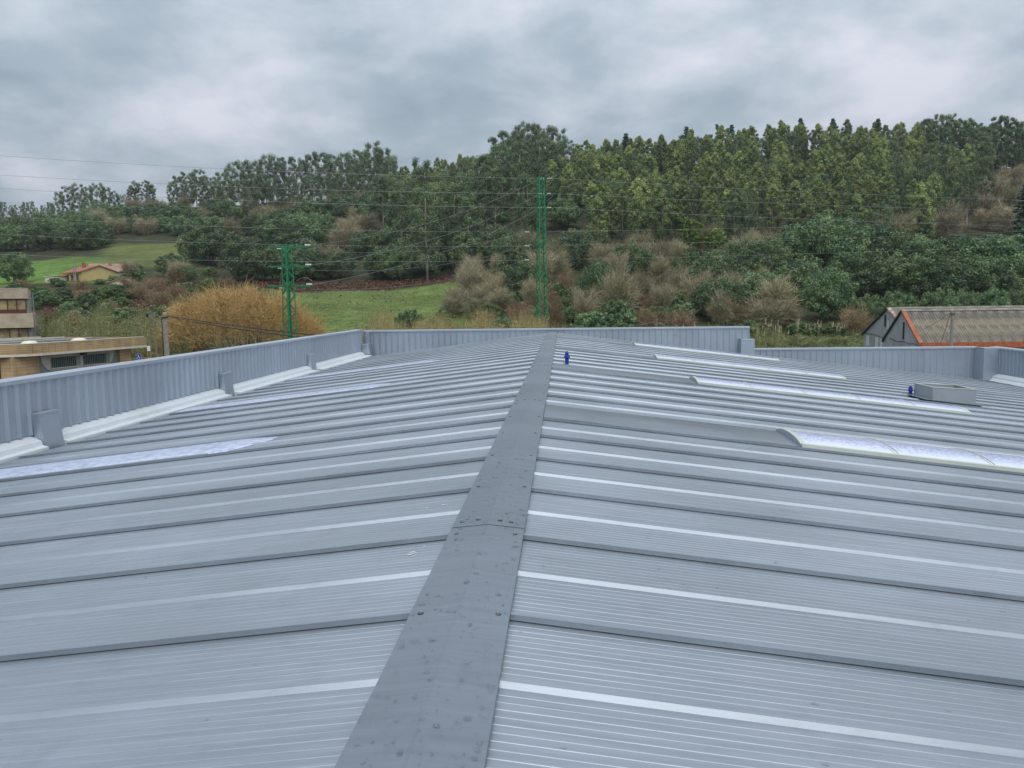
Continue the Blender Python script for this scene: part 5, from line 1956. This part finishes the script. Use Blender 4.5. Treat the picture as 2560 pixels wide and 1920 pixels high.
M['tile'] = brick_mat('tan_facade_tile', (0.46, 0.31, 0.155), (0.52, 0.37, 0.20), (0.20, 0.13, 0.07), .60, .155)
M['tile2'] = brick_mat('tan_pier_tile', (0.50, 0.33, 0.17), (0.56, 0.40, 0.22), (0.26, 0.17, 0.09), .9, .25)
M['cream'] = mat('cream_strip', (0.66, 0.60, 0.47), .8, 0, .1, 2)
M['pale'] = mat('pale_render', (0.55, 0.51, 0.44), .85, 0, .12, 1)
M['greyg'] = mat('greenish_grey_wall', (0.26, 0.28, 0.25), .85, 0, .12, 1)
M['bitumen'] = mat('flat_roof_felt', (0.07, 0.085, 0.10), .9, 0, .3, .8)
M['glass'] = mat('window_glass', (0.05, 0.075, 0.07), .12, 0, .3, 2)
M['bar'] = mat('window_bars', (0.20, 0.25, 0.22), .6)
M['dome'] = mat('rooflight_dome', (0.70, 0.66, 0.50), .4)
M['travertine'] = mat('stone_band', (0.44, 0.36, 0.24), .85, 0, .25, .6, col2=(0.56, 0.48, 0.35), bump=.2, bscale=8)
M['redframe'] = mat('dark_red_frame', (0.10, 0.025, 0.018), .5)
M['blind'] = mat('window_blind', (0.34, 0.27, 0.14), .35, 0, .4, .9, col2=(0.42, 0.34, 0.16), lo=.4, hi=.6)


def low_building():
    zt = -1.5

    def pp(u, v):
        q = hit_z(u, v, zt)
        return Vector((q.x, q.y, 0))
    B = pp(360, 842.5)
    A = pp(104, 858.5)
    e = (B - A).normalized()
    nrm = Vector((e.y, -e.x, 0))      # towards the warehouse
    org = A.copy()
    rz = math.atan2(e.y, e.x)
    R_ = empty('low_building', (A.x, A.y, GZ), 'low flat roofed building with tan tiled fascia beyond the left parapet', 'building', None, rz)
    Ln = (B - A).length
    H = zt - GZ
    # local frame: x along facade, y to the left (building depth), facade at y=0
    cr = 2.6

    def path(off):
        pts = [(Ln + 0.0, off)]
        pts += [(0.0, off)]
        for k in range(1, 8):
            a = math.pi / 2 * k / 7
            pts.append((-(cr - off) * math.sin(a), cr - (cr - off) * math.cos(a)))
        pts.append((-(cr - off), 22.0))
        return pts

    def ribbon(offs_z, name, mtl, par):
        b = MB()
        P_ = [path(o) for o, _ in offs_z]
        zs = [z for _, z in offs_z]
        n = len(P_[0])
        for k in range(n - 1):
            ra = [(P_[i][k][0], P_[i][k][1], zs[i]) for i in range(len(zs))]
            rb = [(P_[i][k + 1][0], P_[i][k + 1][1], zs[i]) for i in range(len(zs))]
            b.sweep(ra, rb)
        ends = [(P_[i][0][0], P_[i][0][1], zs[i]) for i in range(len(zs))]
        return b.build(name, mtl, par)
    fa = ribbon([(.25, H - .05), (.25, H), (0.0, H), (0.0, H - .74)], 'fascia', M['tile'], R_)
    ribbon([(-.03, H - .74), (-.03, H - .92), (.3, H - .92)], 'fascia_strip', M['cream'], R_)
    ribbon([(-.02, H + .001), (-.02, H + .045), (.28, H + .045), (.28, H + .001)], 'coping', M['cream'], R_)
    # far end of the fascia and rear edge
    MB().box(Ln - .02, Ln + .24, .02, 9.0, H - .74, H).build('fascia_end', M['tile'], R_)
    MB().box(Ln - .02, Ln + .27, -.02, 9.0, H - .92, H - .741).build('fascia_end_strip', M['cream'], R_)
    MB().box(-2.2, Ln - .03, 8.8, 9.05, H - .5, H + .03).build('rear_parapet', M['cream'], R_)
    # flat roof, set down, with the raised inner kerb
    b = MB()
    rp = path(.26)
    poly = [(x, y) for x, y in rp] + [(Ln, 22.0)]
    b.add([(x, y, H - .07) for x, y in poly], [tuple(range(len(poly)))[::-1]])
    b.build('flat_roof', M['bitumen'], R_)
    MB().box(-2.0, Ln - .1, 5.6, 5.75, H - .065, H - .01).build('roof_kerb', M['cream'], R_)
    MB().box(-2.0, Ln - .1, 11.5, 11.7, H - .065, H + .04).build('roof_kerb', M['cream'], R_)
    # wall below, recessed
    w0 = 1.0
    wl = MB()
    wl.box(-.6, Ln - 1.4, w0, w0 + .3, 0, H - .93)
    wl.build('wall', M['greyg'], R_)
    wl = MB().box(-1.6, -.6, 3.2, 22, 0, H - .93)
    wl.build('wall', M['greyg'], R_)

    def s_of(u, y=w0):
        # where the view column u meets the facade plane at depth y
        d = RH * ((u - 1280) / FPX) + FH
        o = org - nrm * y
        # EYE + t d = o + s e
        det = d.x * (-e.y) - d.y * (-e.x)
        rx, ry = o.x - EYE.x, o.y - EYE.y
        t = (rx * (-e.y) - ry * (-e.x)) / det
        s = (d.x * ry - d.y * rx) / det
        return s
    # piers
    for ua, ub, y in ((30, 96, .75), (300, 328, .75)):
        a, c = s_of(ua, y), s_of(ub, y)
        MB().box(max(a, -2.0), c, y, y + 1.2, 0, H - .93).build('pier', M['tile2'], R_)
    # curved white spandrels with windows
    for ua, ub, side in ((99, 284, 0),):
        a, c = s_of(ua), s_of(ub)
        poly = []
        z1 = H - .93
        zb = H - 2.25
        for k in range(9):
            t = math.pi / 2 * k / 8
            poly.append((a + 1.0 * (1 - math.cos(t)), z1 - (z1 - zb) * math.sin(t)))
        for k in range(9):
            t = math.pi / 2 * (1 - k / 8)
            poly.append((c - 1.0 * (1 - math.cos(t)), z1 - (z1 - zb) * math.sin(t)))
        b = MB()
        b.sweep([(x, w0 - .08, z) for x, z in poly], [(x, w0 - .003, z) for x, z in poly], True, True)
        b.build('spandrel', M['pale'], R_)
    b = MB()
    poly = [(-2.4, H - .93), (-.62, H - .93)]
    for k in range(9):
        t = math.pi / 2 * k / 8
        poly.append((-.62 - 1.2 * math.sin(t) , H - .93 - 1.5 * math.sin(t) if k else H - .93))
    for ua, ub in ((127, 189), (208, 264)):
        a, c = s_of(ua, w0 - .1), s_of(ub, w0 - .1)
        z1, z0 = H - 1.22, H - 2.02
        w = MB().box(a, c, w0 - .10, w0 - .085, z0, z1).build('window', M['glass'], R_)
        n = 13
        for k in range(n + 1):
            x = a + (c - a) * k / n
            MB().box(x - .018, x + .018, w0 - .13, w0 - .102, z0, z1).build('bar', M['bar'], w)
        MB().box(a - .08, c + .08, w0 - .2, w0 - .083, z0 - .08, z0 - .004).build('sill', M['pale'], w)
        MB().box(c + .02, c + .45, w0 - .12, w0 - .084, z0, z1).build('jamb', M['greyg'], w)
    # flood light
    sx = s_of(206, .6)
    f = MB().box(sx - .22, sx + .22, .35, .6, H - 1.16, H - .96)
    f = f.build('flood_light', M['blackwire'], R_)
    MB().box(sx - .03, sx + .03, .42, .48, H - .955, H - .925).build('bracket', M['blackwire'], f)
    # roof domes
    for u, v in ((76, 859.5), (200, 852)):
        q = hit_z(u, v, zt + .0)
        x_, y_ = (Vector((q.x, q.y, 0)) - org).dot(e), 1.15
        x_ = s_of(u, 1.15)
        MB().lathe([(.62, H - .06), (.62, H - .03), (.55, H + .08), (.36, H + .18), (.1, H + .21)], 12, (x_, y_, 0)).build('rooflight_dome', M['dome'], R_, smooth=True)
    return s_of, R_


low_building()


def parking_sign():
    p = at(346.5, 893, 74)
    g = gpos(346, 74)
    R_ = empty('parking_sign', (p.x, p.y, g.z), 'blue square sign with a white wheelchair symbol beyond the left parapet', 'sign', None, YAW + .1)
    h = p.z - g.z
    w = .23
    MB().tube([(0, .03, 0), (0, .03, h + .2)], .03, 6).build('post', M['galv'], R_)
    MB().box(-w, w, -.012, .0, h - .31, h + .31).build('panel', mat('sign_blue', (0.01, 0.05, 0.42), .4), R_)
    b = MB()
    y = -.014
    # border
    for x0, x1, z0, z1 in ((-w + .012, w - .012, .285, .298), (-w + .012, w - .012, -.298, -.285), (-w + .012, -w + .025, -.285, .285), (w - .025, w - .012, -.285, .285)):
        b.box(x0, x1, y, y + .0015, h + z0, h + z1)
    b.build('border', M['white'], R_)
    b = MB()

    def bar(a, c, wd):
        a, c = Vector((a[0], 0, a[1])), Vector((c[0], 0, c[1]))
        t = (c - a).normalized()
        q = Vector((-t.z, 0, t.x)) * wd / 2
        b.add([(p_.x, y, p_.z + h) for p_ in (a - q, c - q, c + q, a + q)], [(0, 1, 2, 3)])
    ring = [(-.02 + .045 * math.cos(k * math.pi / 5), y - .0005, h + .19 + .045 * math.sin(k * math.pi / 5)) for k in range(10)]
    b.add(ring, [tuple(range(10))])
    bar((-.02, .14), (-.01, -.02), .055)
    bar((-.01, .06), (.09, .06), .04)
    bar((-.01, -.02), (.08, -.02), .05)
    bar((.08, -.02), (.12, -.16), .05)
    bar((.11, -.16), (.16, -.15), .04)
    for k in range(12):
        a0, a1 = math.radians(110 + 20 * k), math.radians(110 + 20 * (k + 1))
        c = (-.01, -.09)
        bar((c[0] + .115 * math.cos(a0), c[1] + .115 * math.sin(a0)), (c[0] + .115 * math.cos(a1), c[1] + .115 * math.sin(a1)), .035)
    b.build('wheelchair_symbol', M['white'], R_)


parking_sign()


def office():
    d = 86.0
    sR = (81 - 1280) / FPX * d
    o2 = plan(sR, d)
    R_ = empty('office_block', (o2[0], o2[1], GZ), 'beige office block with strip windows at the left edge behind the low tan building', 'building', None, YAW + .52)

    def z(v):
        return at(40, v, d).z - GZ
    W, D = 16.0, 12.0
    lv = [(722, 747), (783.5, 819), (855, 892)]
    MB().box(-W, -.9, .9, D, 0, z(722) - .3).build('core_wall', M['pale'], R_)
    for i, (a, c) in enumerate(lv):
        z1, z0 = z(a), z(c)
        x1 = .0 if i == 0 else .35
        MB().box(-W, x1, -(0 if i == 0 else .25), D, z0, z1).build('stone_band', M['travertine'], R_)
    MB().box(-W, .02, -.03, D, z(722) + .002, z(722) + .06).build('roof_edge', M['pale'], R_)
    for a, c in ((747, 783.5), (819, 855)):
        z1, z0 = z(a) - .003, z(c) + .003
        x = -.25
        k = 0
        xs = [-.25, -1.1, -1.95, -3.0, -3.75, -4.7, -5.5, -6.4, -7.2, -8.1]
        MB().box(-W, -.2, .18, .24, z0, z0 + .42).build('window_panel', M['redframe'], R_)
        MB().box(-W, -.2, .15, .22, z1 - .12, z1).build('window_head', M['redframe'], R_)
        for i in range(len(xs) - 1):
            w = MB().box(xs[i + 1] + .04, xs[i] - .04, .26, .30, z0 + .42, z1 - .12).build('window', M['blind'], R_)
            MB().box(xs[i] - .045, xs[i] + .045, .14, .27, z0 + .423, z1 - .123).build('mullion', M['redframe'], w)
        MB().box(-.2, .12 if a > 760 else -.02, .3, D - .2, z0, z1).build('side_wall', M['greyg'], R_)
    MB().tube([(.42, 1.0, 0), (.42, 1.0, z(735))], .06, 6).build('downpipe', M['galv'], R_)


office()

# ------------------------------------------------------------------ hillside farmhouse group
M['ochre'] = mat('ochre_render', (0.56, 0.42, 0.19), .85, 0, .08, .6)
M['redroof'] = mat('red_clay_roof', (0.32, 0.12, 0.08), .85, 0, .25, 1.5)
M['brownroof'] = mat('brown_clay_roof', (0.30, 0.20, 0.14), .85, 0, .2, 1.2)


def house(u, d, W, L, he, hr, rz, wall, roof, label, wins=True):
    p = gpos(u, d)
    p.z -= 0.7
    R_ = empty('farmhouse', p, label, 'house', None, YAW + rz)
    poly = [(-W / 2, -1.5), (W / 2, -1.5), (W / 2, he), (0, hr), (-W / 2, he)]
    b = MB()
    b.sweep([(x, 0, z) for x, z in poly], [(x, L, z) for x, z in poly], True, True)
    b.build('wall', wall, R_)
    for sg in (-1, 1):
        b = MB()
        ex, ez = sg * (W / 2 + .5), he - (hr - he) * .5 / (W / 2)
        q0, q1 = [(ex, -.3, ez + .02), (0, -.3, hr + .02), (0, -.3, hr + .2), (ex, -.3, ez + .2)], [(ex, L + .3, ez + .02), (0, L + .3, hr + .02), (0, L + .3, hr + .2), (ex, L + .3, ez + .2)]
        b.sweep(q0, q1, True, True)
        b.build('roof', roof, R_)
    MB().box(-W * .18, -W * .18 + .6, L * .5, L * .5 + .6, hr - 1.0, hr + .9).build('chimney', roof, R_)
    if wins:
        for y in (1.5, 4.2, 6.6):
            w = MB().box(-W / 2 - .06, -W / 2 - .004, y, y + 1.1, he - 1.5, he - .5).build('window', M['glass'], R_)
            MB().box(-W / 2 - .12, -W / 2 - .005, y - .1, y + 1.2, he - 1.62, he - 1.503).build('sill', M['redframe'], w)
        MB().box(-W / 2 - .9, -W / 2 - .003, .6, 8.2, he - 2.0, he - 1.85).build('balcony', M['redframe'], R_)
        MB().box(-.4, .6, -.06, -.003, -.2, .5).build('window', M['glass'], R_)
    return R_


house(262, 172, 7.4, 9.5, 2.3, 3.6, math.radians(50), M['ochre'], M['redroof'], 'ochre farmhouse with a red roof on the left hillside')
house(346, 190, 8.5, 9, 1.4, 3.2, math.radians(112), M['pale'], M['brownroof'], 'farm building with a broad brown roof right of the ochre farmhouse', False)
p = gpos(142, 172)
R_ = empty('garden_shed', p, 'small pale lime washed hut left of the ochre farmhouse', 'hut', None, YAW - .3)
MB().box(-1.7, 1.7, 0, 3, -1, 1.2).build('wall', M['cream'], R_)
MB().hexa([(-1.9, -.2, 1.19), (1.9, -.2, 1.32), (1.9, 3.2, 1.32), (-1.9, 3.2, 1.19)], [(-1.9, -.2, 1.3), (1.9, -.2, 1.45), (1.9, 3.2, 1.45), (-1.9, 3.2, 1.3)]).build('roof', M['cream'], R_)
p = gpos(300, 166)
R_ = empty('lean_to', p, 'white walled lean to with a curved brown roof edge beside the ochre farmhouse', 'lean to', None, YAW - .2)
MB().hexa([(-2.2, 0, -1), (2, 0, -1), (2, 2.5, -1), (-2.2, 2.5, -1)], [(-2.2, 0, .0), (2, 0, 1.2), (2, 2.5, 1.2), (-2.2, 2.5, .0)]).build('wall', M['cream'], R_)
MB().hexa([(-2.5, -.25, -.07), (2.2, -.25, 1.27), (2.2, 2.6, 1.27), (-2.5, 2.6, -.07)], [(-2.5, -.25, .18), (2.2, -.25, 1.52), (2.2, 2.6, 1.52), (-2.5, 2.6, .18)]).build('roof', M['brownroof'], R_)
round_pole(203, 647, 165, .13, .10, 'conc', 'slim pole standing in front of the ochre farmhouse')
round_pole(198, 662, 168, .09, .08, 'conc', 'shorter pole beside the slim one at the ochre farmhouse')


# ------------------------------------------------------------------ damp air over the valley
def haze():
    b = MB().box(-950, 950, -250, 1050, GZ - 1.5, 175)
    m = bpy.data.materials.new('haze')
    m.use_nodes = True
    nt = m.node_tree
    nt.nodes.clear()
    o = nt.nodes.new('ShaderNodeOutputMaterial')
    v = nt.nodes.new('ShaderNodeVolumePrincipled')
    v.inputs['Color'].default_value = (0.88, 0.94, 1.0, 1)
    v.inputs['Density'].default_value = 0.00012
    v.inputs['Anisotropy'].default_value = 0.0
    nt.links.new(v.outputs[0], o.inputs['Volume'])
    tag(b.build('haze', m), 'thin pale damp air over the whole valley', 'haze', kind='stuff')


haze()
